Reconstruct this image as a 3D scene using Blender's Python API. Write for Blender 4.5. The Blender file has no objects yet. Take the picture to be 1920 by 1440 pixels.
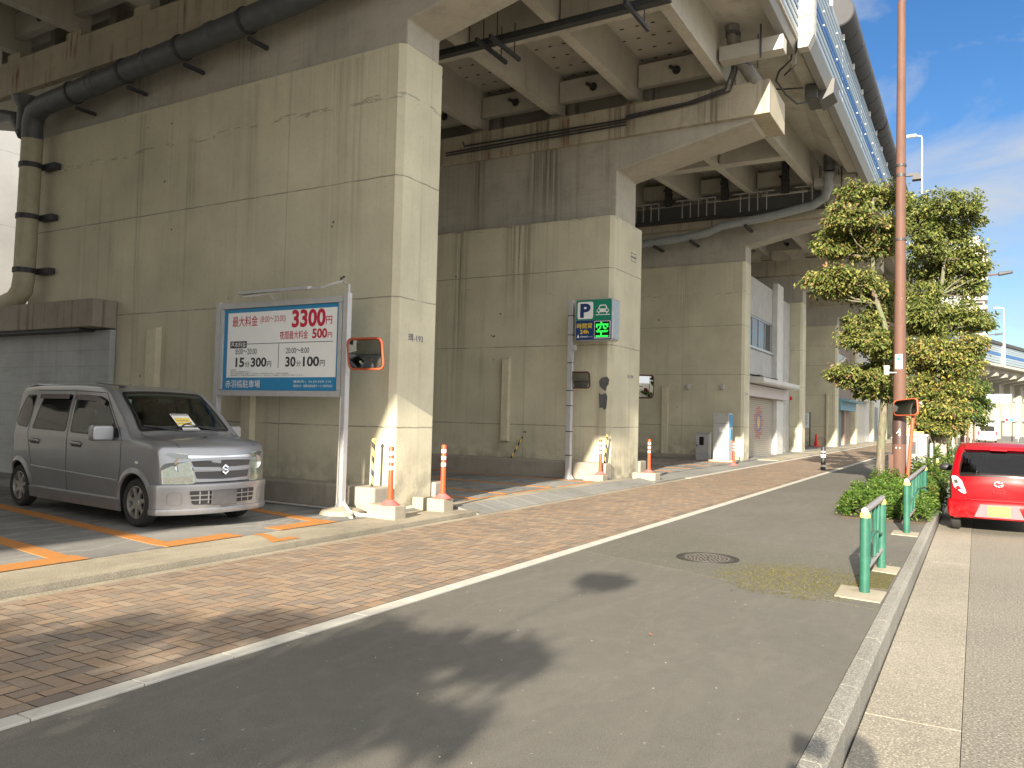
import bpy, bmesh, math, random
from mathutils import Vector, Matrix, geometry
random.seed(7)
R = math.radians
SC = bpy.context.scene
COL = SC.collection

# ------------------------------------------------------------------ camera
PITCH, YAW, ROLL = R(2.25), R(-30.2), R(1.4)
fw = Vector((math.sin(YAW)*math.cos(PITCH), math.cos(YAW)*math.cos(PITCH), math.sin(PITCH)))
r0 = Vector((math.cos(YAW), -math.sin(YAW), 0)); u0 = r0.cross(fw)
rt = r0*math.cos(ROLL)+u0*math.sin(ROLL); up = u0*math.cos(ROLL)-r0*math.sin(ROLL)
cam = bpy.data.cameras.new('camera'); cam.sensor_width = 36; cam.lens = 36*1500/1920
cam.clip_start = .05; cam.clip_end = 3000
co = bpy.data.objects.new('camera', cam); COL.objects.link(co)
M = Matrix((rt, up, -fw)).transposed().to_4x4(); M.translation = (0, 0, 1.5)
co.matrix_world = M; SC.camera = co

# ------------------------------------------------------------------ sky and sun
EL, AZ = R(19.5), math.atan2(.172, -.985)
wd = bpy.data.worlds.new('World'); SC.world = wd; wd.use_nodes = True
nt = wd.node_tree; N = nt.nodes; Lk = nt.links
bg = N['Background']; bg.inputs[1].default_value = .085
sky = N.new('ShaderNodeTexSky'); sky.sky_type = 'NISHITA'; sky.sun_disc = False
sky.sun_elevation = EL; sky.sun_rotation = AZ; sky.dust_density = .3; sky.ozone_density = 2.5; sky.air_density = 1.0
hs = N.new('ShaderNodeHueSaturation'); hs.inputs['Hue'].default_value = .508; hs.inputs['Saturation'].default_value = 1.27; hs.inputs['Value'].default_value = .60
Lk.new(sky.outputs[0], hs.inputs['Color'])
tc = N.new('ShaderNodeTexCoord'); mp = N.new('ShaderNodeMapping'); mp.inputs['Scale'].default_value = (1.6, 1.6, 3.4)
mp.inputs['Location'].default_value = (.3, .15, .1)
Lk.new(tc.outputs['Generated'], mp.inputs[0])
cn = N.new('ShaderNodeTexNoise'); cn.inputs['Scale'].default_value = 2.3; cn.inputs['Detail'].default_value = 9; cn.inputs['Roughness'].default_value = .58
cn.inputs['Distortion'].default_value = .5
Lk.new(mp.outputs[0], cn.inputs['Vector'])
cr = N.new('ShaderNodeValToRGB'); cr.color_ramp.elements[0].position = .44; cr.color_ramp.elements[1].position = .67
cr.color_ramp.elements[1].color = (.85, .85, .85, 1)
Lk.new(cn.outputs[0], cr.inputs[0])
mx = N.new('ShaderNodeMix'); mx.data_type = 'RGBA'; mx.inputs[7].default_value = (2.6, 2.7, 2.85, 1)
Lk.new(cr.outputs[0], mx.inputs[0]); Lk.new(hs.outputs[0], mx.inputs[6])
# bright out-of-view sky area added behind the viewer and roadside as fill light
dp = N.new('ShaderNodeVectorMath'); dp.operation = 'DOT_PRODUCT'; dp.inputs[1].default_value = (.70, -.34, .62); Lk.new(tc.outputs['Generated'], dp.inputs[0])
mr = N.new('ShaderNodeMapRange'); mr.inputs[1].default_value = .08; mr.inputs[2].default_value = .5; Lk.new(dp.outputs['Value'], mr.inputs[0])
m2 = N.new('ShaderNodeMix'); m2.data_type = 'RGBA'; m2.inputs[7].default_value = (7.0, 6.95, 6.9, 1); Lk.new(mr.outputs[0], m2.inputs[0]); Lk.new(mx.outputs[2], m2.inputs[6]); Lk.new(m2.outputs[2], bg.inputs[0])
sl = bpy.data.lights.new('sun', 'SUN'); sl.energy = 5; sl.angle = R(.53); sl.color = (1, .88, .70)
so = bpy.data.objects.new('sun', sl); COL.objects.link(so)
sv = Vector((math.sin(AZ)*math.cos(EL), math.cos(AZ)*math.cos(EL), math.sin(EL)))
so.rotation_euler = sv.to_track_quat('Z', 'Y').to_euler(); so.location = (20, -60, 40)
SC.view_settings.view_transform = 'Standard'; SC.view_settings.look = 'None'
SC.view_settings.exposure = 1.60; SC.view_settings.gamma = 1
SC.render.engine = 'CYCLES'
try:
    SC.cycles.max_bounces = 8; SC.cycles.diffuse_bounces = 3; SC.cycles.transparent_max_bounces = 16
    SC.cycles.use_denoising = True
except Exception: pass

# ------------------------------------------------------------------ mesh builder
class MB:
    def __init__(s): s.v = []; s.f = []; s.m = []; s.c = []
    def add(s, vs, fs, m=0, c=None):
        o = len(s.v); s.v += [tuple(p) for p in vs]
        for f in fs: s.f.append(tuple(i+o for i in f)); s.m.append(m); s.c.append(c)
        return s
    def box(s, x0, x1, y0, y1, z0, z1, m=0):
        return s.add([(x0,y0,z0),(x1,y0,z0),(x1,y1,z0),(x0,y1,z0),(x0,y0,z1),(x1,y0,z1),(x1,y1,z1),(x0,y1,z1)],
            [(3,2,1,0),(4,5,6,7),(0,1,5,4),(1,2,6,5),(2,3,7,6),(3,0,4,7)], m)
    def prism(s, poly, axis, a, b, m=0):
        n = len(poly)
        def pt(p, t): return (t, p[0], p[1]) if axis == 'x' else (p[0], t, p[1]) if axis == 'y' else (p[0], p[1], t)
        ar = sum(poly[i][0]*poly[(i+1)%n][1]-poly[(i+1)%n][0]*poly[i][1] for i in range(n))
        fl = (ar > 0) == (axis != 'y')
        if not fl: poly = poly[::-1]
        vs = [pt(p, a) for p in poly]+[pt(p, b) for p in poly]
        fs = [tuple(range(n-1, -1, -1)), tuple(range(n, 2*n))]+[(i, (i+1)%n, n+(i+1)%n, n+i) for i in range(n)]
        if b < a: fs = [f[::-1] for f in fs]
        return s.add(vs, fs, m)
    def tube(s, pts, r, n=10, m=0, caps=True, c=None):
        pts = [Vector(p) for p in pts]; k = len(pts)
        rs = r if isinstance(r, (list, tuple)) else [r]*k
        vs = []; ref = None
        for i, p in enumerate(pts):
            t = (pts[min(i+1, k-1)]-pts[max(i-1, 0)]).normalized()
            if ref is None: ref = Vector((0,0,1)) if abs(t.z) < .9 else Vector((1,0,0))
            a = t.cross(ref).normalized(); b = a.cross(t).normalized(); ref = b
            for j in range(n):
                w = 2*math.pi*j/n; vs.append(p+(a*math.cos(w)+b*math.sin(w))*rs[i])
        fs = []
        for i in range(k-1):
            for j in range(n): fs.append((i*n+j, (i+1)*n+j, (i+1)*n+(j+1)%n, i*n+(j+1)%n))
        if caps: fs += [tuple(range(n)), tuple(range((k-1)*n+n-1, (k-1)*n-1, -1))]
        return s.add(vs, fs, m, c)
    def cyl(s, p, q, r, n=16, m=0, r2=None): return s.tube([p, q], [r, r if r2 is None else r2], n, m)
    def lathe(s, prof, c=(0,0,0), axis='z', n=24, m=0):
        vs = []; k = len(prof)
        for (r, h) in prof:
            for j in range(n):
                w = 2*math.pi*j/n; a, b = r*math.cos(w), r*math.sin(w)
                p = (a, b, h) if axis == 'z' else (a, h, b) if axis == 'y' else (h, a, b)
                vs.append((p[0]+c[0], p[1]+c[1], p[2]+c[2]))
        fs = []
        for i in range(k-1):
            for j in range(n):
                f = (i*n+j, i*n+(j+1)%n, (i+1)*n+(j+1)%n, (i+1)*n+j)
                fs.append(f if axis != 'y' else f[::-1])
        return s.add(vs, fs, m)
    def ball(s, c, r, n=10, m=0, sc=(1,1,1)):
        pr = [(max(1e-4, math.cos(a)), math.sin(a)) for a in [(-.5+i/(n//2))*math.pi for i in range(n//2+1)]]
        o = len(s.v); s.lathe(pr, n=n, m=m)
        for i in range(o, len(s.v)):
            v = s.v[i]; s.v[i] = (c[0]+v[0]*r*sc[0], c[1]+v[1]*r*sc[1], c[2]+v[2]*r*sc[2])
        return s
    def build(s, name, mats, off=(0,0,0), smooth=None, bevel=0, seg=2):
        me = bpy.data.meshes.new(name)
        me.from_pydata([(a-off[0], b-off[1], c-off[2]) for a, b, c in s.v], [], s.f)
        mats = mats if isinstance(mats, (list, tuple)) else [mats]
        for mm in mats: me.materials.append(mm)
        if len(mats) > 1: me.polygons.foreach_set('material_index', s.m)
        if any(c is not None for c in s.c):
            at = me.attributes.new('tint', 'FLOAT_COLOR', 'FACE')
            fl = []
            for c in s.c: fl += list(c or (1,1,1))+[1]
            at.data.foreach_set('color', fl)
        me.validate(); me.update()
        if smooth:
            me.polygons.foreach_set('use_smooth', [True]*len(me.polygons)); me.set_sharp_from_angle(angle=R(smooth))
        o = bpy.data.objects.new(name, me); COL.objects.link(o)
        if bevel:
            b = o.modifiers.new('bevel', 'BEVEL'); b.width = bevel; b.segments = seg; b.limit_method = 'ANGLE'; b.angle_limit = R(40)
        return o

LOCAL = set()
def tag(o, label, cat, group=None):
    o['label'] = label; o['category'] = cat
    if group: o['group'] = group
    return o
def thing(name, label, cat, loc=(0,0,0), group=None, local=False):
    o = bpy.data.objects.new(name, None); COL.objects.link(o); o.location = loc; o.empty_display_size = .2
    if local: LOCAL.add(o.name)
    return tag(o, label, cat, group)
def root(o):
    while o.parent: o = o.parent
    return o
def part(name, mb, mats, parent, label=None, smooth=None, bevel=0, seg=2):
    rr = root(parent); off = (0,0,0) if rr.name in LOCAL else tuple(rr.location)
    o = mb.build(name, mats, off, smooth, bevel, seg); o.parent = parent
    if rr is not parent and not rr.name in LOCAL and parent.type == 'MESH' and parent is rr: pass
    if label: o['label'] = label
    return o
def solo(name, mb, mats, label, cat, loc=(0,0,0), group=None, smooth=None, bevel=0, seg=2):
    o = mb.build(name, mats, loc, smooth, bevel, seg); o.location = loc
    return tag(o, label, cat, group)
def struct(name, mb, mats, smooth=None, bevel=0, kind='structure'):
    o = mb.build(name, mats, (0,0,0), smooth, bevel); o['kind'] = kind; return o
def copy_tree(o, parent=None):
    c = o.copy(); COL.objects.link(c)
    if parent is not None: c.parent = parent
    for ch in list(o.children): copy_tree(ch, c)
    return c

# ------------------------------------------------------------------ text
_tx = {}
def text_geo(body, bold=.0):
    k = (body, bold)
    if k not in _tx:
        cu = bpy.data.curves.new('lettering', 'FONT'); cu.body = body; cu.size = 1; cu.offset = bold; cu.resolution_u = 3
        o = bpy.data.objects.new('lettering', cu); COL.objects.link(o)
        me = bpy.data.meshes.new_from_object(o.evaluated_get(bpy.context.evaluated_depsgraph_get()))
        _tx[k] = ([tuple(v.co) for v in me.vertices], [tuple(p.vertices) for p in me.polygons])
        bpy.data.objects.remove(o); bpy.data.curves.remove(cu); bpy.data.meshes.remove(me)
    return _tx[k]
def put_text(mb, body, a0, a1, b0, b1, fn, bold=.0, m=0):
    """lettering fitted to the rectangle a0..a1 by b0..b1; fn maps (a, b) to a point"""
    vs, fs = text_geo(body, bold)
    x0 = min(v[0] for v in vs); x1 = max(v[0] for v in vs); y0 = min(v[1] for v in vs); y1 = max(v[1] for v in vs)
    mb.add([fn(a0+(v[0]-x0)/(x1-x0)*(a1-a0), b0+(v[1]-y0)/(y1-y0)*(b1-b0)) for v in vs], fs, m)

# ------------------------------------------------------------------ materials
class G:
    """small node helper"""
    def __init__(s, name):
        s.mat = bpy.data.materials.new(name); s.mat.use_nodes = True
        s.t = s.mat.node_tree; s.b = s.t.nodes['Principled BSDF']; s._p = None
    def n(s, ty, **k):
        x = s.t.nodes.new(ty)
        for a, b in k.items(): setattr(x, a, b)
        return x
    def pos(s):
        if s._p is None: s._p = s.n('ShaderNodeNewGeometry').outputs['Position']
        return s._p
    def obj(s): return s.n('ShaderNodeTexCoord').outputs['Object']
    def li(s, a, b): s.t.links.new(a, b)
    def setin(s, sock, v):
        if hasattr(v, 'is_output'): s.li(v, sock)
        else: sock.default_value = v
    def math(s, op, a, b=None, c=None):
        x = s.n('ShaderNodeMath', operation=op)
        for i, v in enumerate((a, b, c)):
            if v is not None: s.setin(x.inputs[i], v)
        return x.outputs[0]
    def noise(s, scale, vec=None, detail=4, rough=.55, stretch=None, dist=0):
        x = s.n('ShaderNodeTexNoise'); x.inputs['Scale'].default_value = scale; x.inputs['Detail'].default_value = detail
        x.inputs['Roughness'].default_value = rough; x.inputs['Distortion'].default_value = dist
        v = vec or s.pos()
        if stretch:
            m = s.n('ShaderNodeMapping'); m.inputs['Scale'].default_value = stretch; s.li(v, m.inputs[0]); v = m.outputs[0]
        s.li(v, x.inputs['Vector']); return x.outputs[0]
    def ramp(s, v, a, b, va=0, vb=1):
        x = s.n('ShaderNodeMapRange'); x.inputs[1].default_value = a; x.inputs[2].default_value = b
        x.inputs[3].default_value = va; x.inputs[4].default_value = vb; s.li(v, x.inputs[0]); return x.outputs[0]
    def mix(s, f, a, b, mode='MIX'):
        x = s.n('ShaderNodeMix', data_type='RGBA', blend_type=mode)
        s.setin(x.inputs[0], f)
        for sock, v in ((x.inputs[6], a), (x.inputs[7], b)):
            s.setin(sock, v if hasattr(v, 'is_output') else (*v[:3], 1))
        return x.outputs[2]
    def xyz(s, v=None):
        x = s.n('ShaderNodeSeparateXYZ'); s.li(v or s.pos(), x.inputs[0]); return x.outputs
    def bump(s, h, st=.3, d=.02):
        x = s.n('ShaderNodeBump'); x.inputs['Strength'].default_value = st; x.inputs['Distance'].default_value = d
        s.li(h, x.inputs['Height']); s.li(x.outputs[0], s.b.inputs['Normal'])
    def out(s, col, rough=.7, metal=0, spec=None, **kw):
        s.setin(s.b.inputs['Base Color'], col if hasattr(col, 'is_output') else (*col[:3], 1))
        s.setin(s.b.inputs['Roughness'], rough); s.setin(s.b.inputs['Metallic'], metal)
        if spec is not None: s.b.inputs['Specular IOR Level'].default_value = spec
        for k, v in kw.items(): s.setin(s.b.inputs[k.replace('_', ' ')], v)
        return s.mat

def plain(name, col, rough=.55, metal=0, var=.12, scale=6, spec=None, bump=0, **kw):
    """one colour broken up by soft dirt"""
    g = G(name); n = g.noise(scale, detail=5); n2 = g.noise(scale*9, detail=3)
    f = g.math('ADD', g.math('MULTIPLY', n, .7), g.math('MULTIPLY', n2, .3))
    c = g.mix(g.ramp(f, .3, .7), [x*(1-var) for x in col], [min(1, x*(1+var*.6)) for x in col])
    if bump: g.bump(n2, bump, .01)
    return g.out(c, rough, metal, spec, **kw)

def asphalt(name, base, grain=.5, sc=170, streak=0, patch=.25):
    g = G(name)
    fine = g.noise(sc, detail=2, rough=.7); mid = g.noise(9, detail=5); big = g.noise(.55, detail=4)
    sp = g.ramp(fine, .52, .75)
    c = g.mix(g.ramp(big, .35, .68), [x*(1-patch) for x in base], [x*(1+patch) for x in base])
    c = g.mix(g.math('MULTIPLY', g.ramp(mid, .35, .7), .25), c, [x*1.5 for x in base])
    c = g.mix(g.math('MULTIPLY', sp, grain), c, [x*2.6 for x in base])
    c = g.mix(g.math('MULTIPLY', g.ramp(fine, .45, .3), grain*.8), c, [x*.35 for x in base])
    gr = g.noise(62, detail=3, rough=.8); c = g.mix(g.math('MULTIPLY', g.ramp(gr, .56, .70), .45*grain), c, [x*1.75 for x in base]); c = g.mix(g.math('MULTIPLY', g.ramp(gr, .44, .30), .55*grain), c, [x*.5 for x in base])
    if streak:
        w = g.noise(1.1, detail=5, stretch=(1.0, .28, 1), dist=1.6)
        l = g.ramp(g.math('ABSOLUTE', g.math('SUBTRACT', w, .5)), 0, .045, 1, 0)
        c = g.mix(g.math('MULTIPLY', l, streak), c, [x*1.9 for x in base])
    spot = g.ramp(g.noise(23, detail=1), .74, .78); c = g.mix(g.math('MULTIPLY', spot, .5), c, [.3, .29, .27])
    g.bump(fine, .5, .006)
    return g.out(c, .9, spec=.25)

def concrete(name, base, dirt=.5, rust=0, boards=0, joints=(), streaks=.5, vj=0, foot=False, runs=()):
    g = G(name); X, Y, Z = g.xyz()
    c = g.mix(g.ramp(g.noise(.8, detail=6), .3, .7), [x*.84 for x in base], [min(1, x*1.08) for x in base])
    c = g.mix(g.math('MULTIPLY', g.ramp(g.noise(14, detail=6, rough=.7), .5, .8), .3), c, [x*.6 for x in base])
    st = g.noise(1.0, detail=6, rough=.65, stretch=(5, 5, .12)); lim = g.noise(.5, detail=2)
    k = g.math('MULTIPLY', g.ramp(st, .53, .72), g.ramp(lim, .42, .62))
    c = g.mix(g.math('MULTIPLY', k, streaks), c, (.10, .085, .062))
    st2 = g.noise(1.0, detail=3, stretch=(16, 16, .1)); 
    c = g.mix(g.math('MULTIPLY', g.math('MULTIPLY', g.ramp(st2, .58, .7), g.ramp(g.noise(.35, detail=1), .45, .6)), streaks*.8), c, (.16, .12, .075))
    if rust:
        rs = g.math('MULTIPLY', g.ramp(g.noise(1.0, detail=4, stretch=(9, 9, .5)), .55, .68), g.ramp(g.noise(.9, detail=2), .5, .66))
        c = g.mix(g.math('MULTIPLY', rs, rust), c, (.16, .055, .02))
    if boards > .2:
        bz = g.math('FRACT', g.math('MULTIPLY', Z, 1/.3)); l = g.math('COMPARE', bz, .5, .03)
        c = g.mix(g.math('MULTIPLY', l, boards), c, [x*.55 for x in base])
    if boards:
        bl = g.ramp(g.noise(1.2, detail=6, rough=.7, stretch=(.8, .8, 9), dist=.6), .55, .72); c = g.mix(g.math('MULTIPLY', bl, boards*2), c, [x*.5 for x in base])
    for xc, hw, yc, zt, dn, q in runs:      # water runs down from the ledge: centre, half width, wall, top, length, strength
        wx = g.math('ADD', X, g.math('MULTIPLY', g.math('SUBTRACT', g.noise(1.5, detail=3), .5), .12))
        k = g.ramp(g.math('ABSOLUTE', g.math('SUBTRACT', wx, xc)), hw*.25, hw, 1, 0)
        k = g.math('MULTIPLY', k, g.math('COMPARE', Y, yc, .35)); k = g.math('MULTIPLY', k, g.ramp(Z, zt-dn, zt-dn*.25, 0, 1)); k = g.math('MULTIPLY', k, g.math('LESS_THAN', Z, zt))
        k = g.math('MULTIPLY', k, g.ramp(g.noise(1.0, detail=5, rough=.6, stretch=(13, 13, .25)), .40, .60))
        c = g.mix(g.math('MULTIPLY', k, q), c, (.085, .068, .05))
    wob = g.math('MULTIPLY', g.math('SUBTRACT', g.noise(3, detail=2), .5), .03)
    Zw = g.math('ADD', Z, wob)
    for z in joints:
        l = g.math('MULTIPLY', g.math('COMPARE', Zw, z, .011), g.ramp(g.noise(2.5, detail=3), .3, .5, .25, .8))
        c = g.mix(l, c, [x*.38 for x in base])
    if foot:
        pk = g.math('MULTIPLY', g.math('COMPARE', g.math('ADD', Z, g.math('MULTIPLY', g.math('SUBTRACT', g.noise(1.2, detail=2), .5), .12)), 6.28, .05), g.ramp(g.noise(9, detail=5, rough=.7, stretch=(.4, .4, 2)), .54, .6)); c = g.mix(g.math('MULTIPLY', pk, .6), c, (.20, .19, .155))
    if vj:
        fx = g.math('FRACT', g.math('MULTIPLY', X, 1/vj)); c = g.mix(g.math('MULTIPLY', g.math('COMPARE', fx, .5, .003), .4), c, [x*.45 for x in base])
    if foot:
        lo = g.math('MULTIPLY', g.ramp(Z, .05, 1.1, 1, 0), g.ramp(g.noise(4, detail=6), .42, .62)); c = g.mix(g.math('MULTIPLY', lo, .6), c, (.13, .11, .085))
        chips = g.ramp(g.noise(5, detail=2), .755, .77); c = g.mix(chips, c, (.09, .085, .08))
    c = g.mix(g.math('MULTIPLY', g.ramp(g.noise(2.2, detail=7, rough=.75), .5, .75), dirt*.6), c, [x*.5 for x in base])
    g.bump(g.noise(40, detail=5), .18, .01)
    return g.out(c, .82, spec=.3)

RUNS_W = ((-10.0,.55,17.35,6.3,2.6,.75), (-11.75,.30,17.35,6.3,5.5,.6), (-8.3,.25,9.3,7.0,4.2,.3), (-8.75,.35,9.3,7.0,5.0,.3), (-10.6,.22,9.3,7.0,4.0,.3), (-13.6,.3,9.3,7.0,4.0,.25), (-9.7,.4,29.7,7.4,3,.3))
RUNS_R = ((-9.45,.62,17.6,8.2,2.6,.85), (-11.45,.28,17.6,8.2,2.6,.7), (-7.75,.3,17.6,8.3,2.2,.3), (-13.9,.5,9.35,8.2,1.5,.6), (-11,.5,9.35,8.2,1.5,.4))
WALL = concrete('painted_concrete', (.56, .532, .40), .25, 0, 0, (1.28, 3.22, 5.05), .30, 3.9, True, RUNS_W)
RAW = concrete('bare_concrete', (.42, .40, .345), .8, .2, .14, (), .35, runs=RUNS_R)
RAWRUST = concrete('stained_concrete', (.44, .40, .31), .9, 1.0, .12, (), .8, runs=((-9.45,.7,17.5,8.96,1.2,.7), (-7.3,.5,17.5,8.96,1.4,.75), (-5.3,.5,17.5,8.96,1.2,.6), (-11.4,.5,17.5,8.96,1.2,.6)))
BEAM = concrete('painted_girder', (.50, .48, .425), .5, .15, 0, (), .35)
CURB = concrete('kerb_concrete', (.33, .30, .25), 1.0, 0, 0, (), .3)
BLOCK = concrete('block_concrete', (.36, .325, .25), 1.0, .1, 0, (), .4)
GREYW = concrete('grey_wall', (.40, .42, .42), .6, 0, .3, (), .2)
def deckmat():
    g = G('deck_slab'); X, Y, Z = g.xyz()
    c = g.mix(g.ramp(g.noise(1.0, detail=5), .3, .7), (.44, .425, .375), (.54, .525, .47))
    c = g.mix(g.math('MULTIPLY', g.ramp(g.noise(1.6, detail=6, rough=.7), .54, .7), .5), c, (.16, .14, .12))
    fx = g.math('FRACT', g.math('MULTIPLY', X, 1/.36)); row = g.math('FLOOR', g.math('MULTIPLY', Y, 1/.55))
    fx = g.math('FRACT', g.math('ADD', fx, g.math('MULTIPLY', row, .5))); fy = g.math('FRACT', g.math('MULTIPLY', Y, 1/.55))
    d = g.math('MULTIPLY', g.math('COMPARE', fx, .5, .13), g.math('COMPARE', fy, .5, .055))
    d = g.math('MULTIPLY', d, g.math('LESS_THAN', X, -4.9))
    c = g.mix(d, c, (.06, .05, .045)); g.bump(g.noise(30), .2, .01)
    return g.out(c, .85, spec=.2)
DECK = deckmat()
ASPH = asphalt('sidewalk_asphalt', (.112, .107, .094), .7, 190, .12, .10)
ROADM = asphalt('road_asphalt', (.175, .164, .138), 1.0, 60, 0, .10)
GUTTER = asphalt('gutter_concrete', (.235, .216, .178), .75, 75, 0, .14)
LOTM = asphalt('lot_asphalt', (.17, .168, .16), .35, 120, .5, .4)
APRON = asphalt('apron_concrete', (.27, .245, .19), .5, 80, .15, .3)
RAMP = asphalt('ramp_concrete', (.20, .20, .19), .4, 150, 0, .2)
KERBM = asphalt('kerb_stone', (.195, .19, .17), .8, 90, 0, .2)
def worn(name, base, under, thr=.5):
    g = G(name); n = g.noise(7, detail=8, rough=.7)
    c = g.mix(g.ramp(n, thr, thr+.18), base, under); c = g.mix(g.math('MULTIPLY', g.noise(90), .25), c, [x*.5 for x in base])
    return g.out(c, .85, spec=.2)
ORANGE_LINE = worn('orange_marking', (.46, .205, .06), (.2, .15, .1), .56)
WHITE_EDGE = worn('white_edge_stone', (.47, .455, .41), (.33, .31, .28), .55)
MOSSM = G('moss'); _n = MOSSM.noise(38, detail=6, rough=.75)
MOSSM = MOSSM.out(MOSSM.mix(MOSSM.ramp(_n, .42, .6), (.075, .072, .03), (.155, .14, .07)), .95, spec=.1)
GROUT = plain('paving_joint_sand', (.15, .125, .10), .95)
def brickmat():
    g = G('paving_brick'); a = g.n('ShaderNodeAttribute', attribute_name='tint').outputs['Color']
    c = g.mix(g.math('MULTIPLY', g.ramp(g.noise(60, detail=4, rough=.7), .45, .75), .35), a, (.12, .10, .09))
    c = g.mix(g.math('MULTIPLY', g.ramp(g.noise(.7, detail=4), .45, .7), .3), c, (.16, .13, .11))
    g.bump(g.noise(150, detail=3), .35, .004); return g.out(c, .85, spec=.25)
BRICK = brickmat()
def carpaint(name, col, metal=.0, flake=0, coat=.8, rough=.35, spec=None):
    g = G(name); n = g.noise(3, g.obj(), detail=4); c = g.mix(g.ramp(n, .3, .7), [x*.93 for x in col], col)
    if flake: c = g.mix(g.math('MULTIPLY', g.noise(900, g.obj(), detail=1), flake), c, [min(1, x*1.5) for x in col])
    zz = g.xyz(g.obj())[2]; d = g.math('MULTIPLY', g.ramp(zz, .15, .55, 1, 0), g.ramp(g.noise(9, g.obj(), detail=6), .35, .7))
    c = g.mix(g.math('MULTIPLY', d, .35), c, (.16, .15, .13))
    return g.out(c, rough, metal, spec, Coat_Weight=coat, Coat_Roughness=.06)
SILVER = carpaint('silver_paint', (.30, .31, .33), .6, .25, .6, .36)
REDP = carpaint('red_paint', (.30, .0015, .006), .0, 0, .05, .35, .16)
WHITEP = carpaint('white_paint', (.78, .78, .76), 0, 0, .5, .4)
BLKP = plain('black_plastic', (.022, .022, .024), .5)
GLOSSBLK = plain('gloss_black', (.012, .012, .013), .18)
RUBBER = plain('tyre_rubber', (.028, .028, .028), .8, var=.3, scale=25)
ALLOY = plain('alloy_wheel', (.42, .41, .39), .38, .7, .2, 20)
CHROME = plain('chrome', (.75, .76, .78), .14, 1.0, .05)
def glassm(name, tint, refl=1.0):
    g = G(name); t = g.t
    tr = g.n('ShaderNodeBsdfTransparent'); tr.inputs[0].default_value = (*tint, 1)
    gl = g.n('ShaderNodeBsdfGlossy'); gl.inputs['Roughness'].default_value = .03; gl.inputs[0].default_value = (.95, .97, .97, 1)
    fr = g.n('ShaderNodeFresnel'); fr.inputs[0].default_value = 1.5
    f = g.math('MULTIPLY', fr.outputs[0], refl); ms = g.n('ShaderNodeMixShader'); g.li(f, ms.inputs[0])
    g.li(tr.outputs[0], ms.inputs[1]); g.li(gl.outputs[0], ms.inputs[2]); g.li(ms.outputs[0], t.nodes['Material Output'].inputs[0])
    return g.mat
GLASS = glassm('clear_glass', (.62, .70, .66), 1.3)
TINT = glassm('tinted_glass', (.10, .115, .11), 1.2)
LENS = glassm('lamp_lens', (.85, .88, .84), 1.6)
MIRRORM = plain('mirror_face', (.42, .44, .44), .04, 1.0, .05)
SEAT = plain('seat_fabric', (.10, .10, .105), .9, var=.3, scale=30)
STEEL = plain('galvanised_steel', (.47, .49, .52), .42, .65, .15, 12)
GREYPAINT = plain('grey_paint', (.44, .45, .46), .5, .1, .12, 8)
PIPEG = plain('dark_grey_pipe', (.085, .092, .10), .5, 0, .3, 5)
PIPEL = plain('grey_pipe', (.30, .33, .34), .45, 0, .2, 5)
PIPEB = plain('beige_pipe', (.40, .37, .26), .55, 0, .2, 4)
DARKM = plain('dark_metal', (.05, .052, .058), .55, .3, .3, 8)
BROWNP = G('brown_paint'); _a = BROWNP.mix(BROWNP.ramp(BROWNP.noise(7, detail=6, stretch=(1, 1, .3)), .5, .75), (.125, .068, .053), (.095, .055, .045))
_a = BROWNP.mix(BROWNP.ramp(BROWNP.noise(30, detail=3, stretch=(1, 1, .4)), .73, .76), _a, (.6, .5, .45)); BROWNP = BROWNP.out(_a, .65, 0, .25)
ORNG = plain('orange_plastic', (.80, .075, .022), .45, 0, .12, 10)
ORNGP = plain('orange_paint', (.40, .085, .035), .5, 0, .15, 10)
PINKB = plain('faded_red_rubber', (.62, .13, .12), .7, 0, .2, 12)
WHITER = plain('white_reflective', (.80, .80, .78), .35, 0, .05)
BLACKB = plain('black_band', (.03, .03, .032), .5)
YEL = plain('yellow_paint', (.72, .52, .14), .6, 0, .25, 12)
GREENP = G('green_paint'); _a = GREENP.mix(GREENP.ramp(GREENP.noise(8, detail=5), .4, .7), (.018, .10, .07), (.03, .135, .095))
_a = GREENP.mix(GREENP.ramp(GREENP.noise(26, detail=4), .70, .74), _a, (.35, .40, .36)); GREENP = GREENP.out(_a, .42)
SILVRAIL = plain('worn_steel', (.42, .41, .40), .4, .6, .35, 30)
RED_TXT = plain('crimson_lettering', (.50, .012, .05), .5, var=.03)
BLK_TXT = plain('black_lettering', (.025, .025, .03), .5, var=.03)
WHT_TXT = plain('white_lettering', (.80, .82, .83), .5, var=.03)
BOARDW = plain('sign_white', (.82, .85, .86), .4, var=.04)
BOARDB = plain('sign_blue', (.012, .22, .46), .4, var=.05)
NAVY = plain('sign_navy', (.016, .045, .17), .35, var=.04)
SGREEN = plain('sign_green', (.012, .23, .15), .35, var=.04)
YTXT = plain('yellow_lettering', (.85, .62, .02), .5, var=.03)
LEDOFF = plain('dark_screen', (.006, .012, .008), .3)
def emis(name, col, st):
    g = G(name); g.b.inputs['Emission Color'].default_value = (*col, 1); g.b.inputs['Emission Strength'].default_value = st
    return g.out(col, .5)
LEDON = emis('lit_green_diode', (.03, .95, .10), .42)
PINKW = plain('pale_pink_panel', (.52, .47, .46), .5, 0, .1, 4)
OFFW = plain('off_white_render', (.56, .56, .53), .75, 0, .15, 3, bump=.2)
BLUEC = plain('blue_canopy_paint', (.16, .33, .42), .6, 0, .2, 5)
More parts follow.
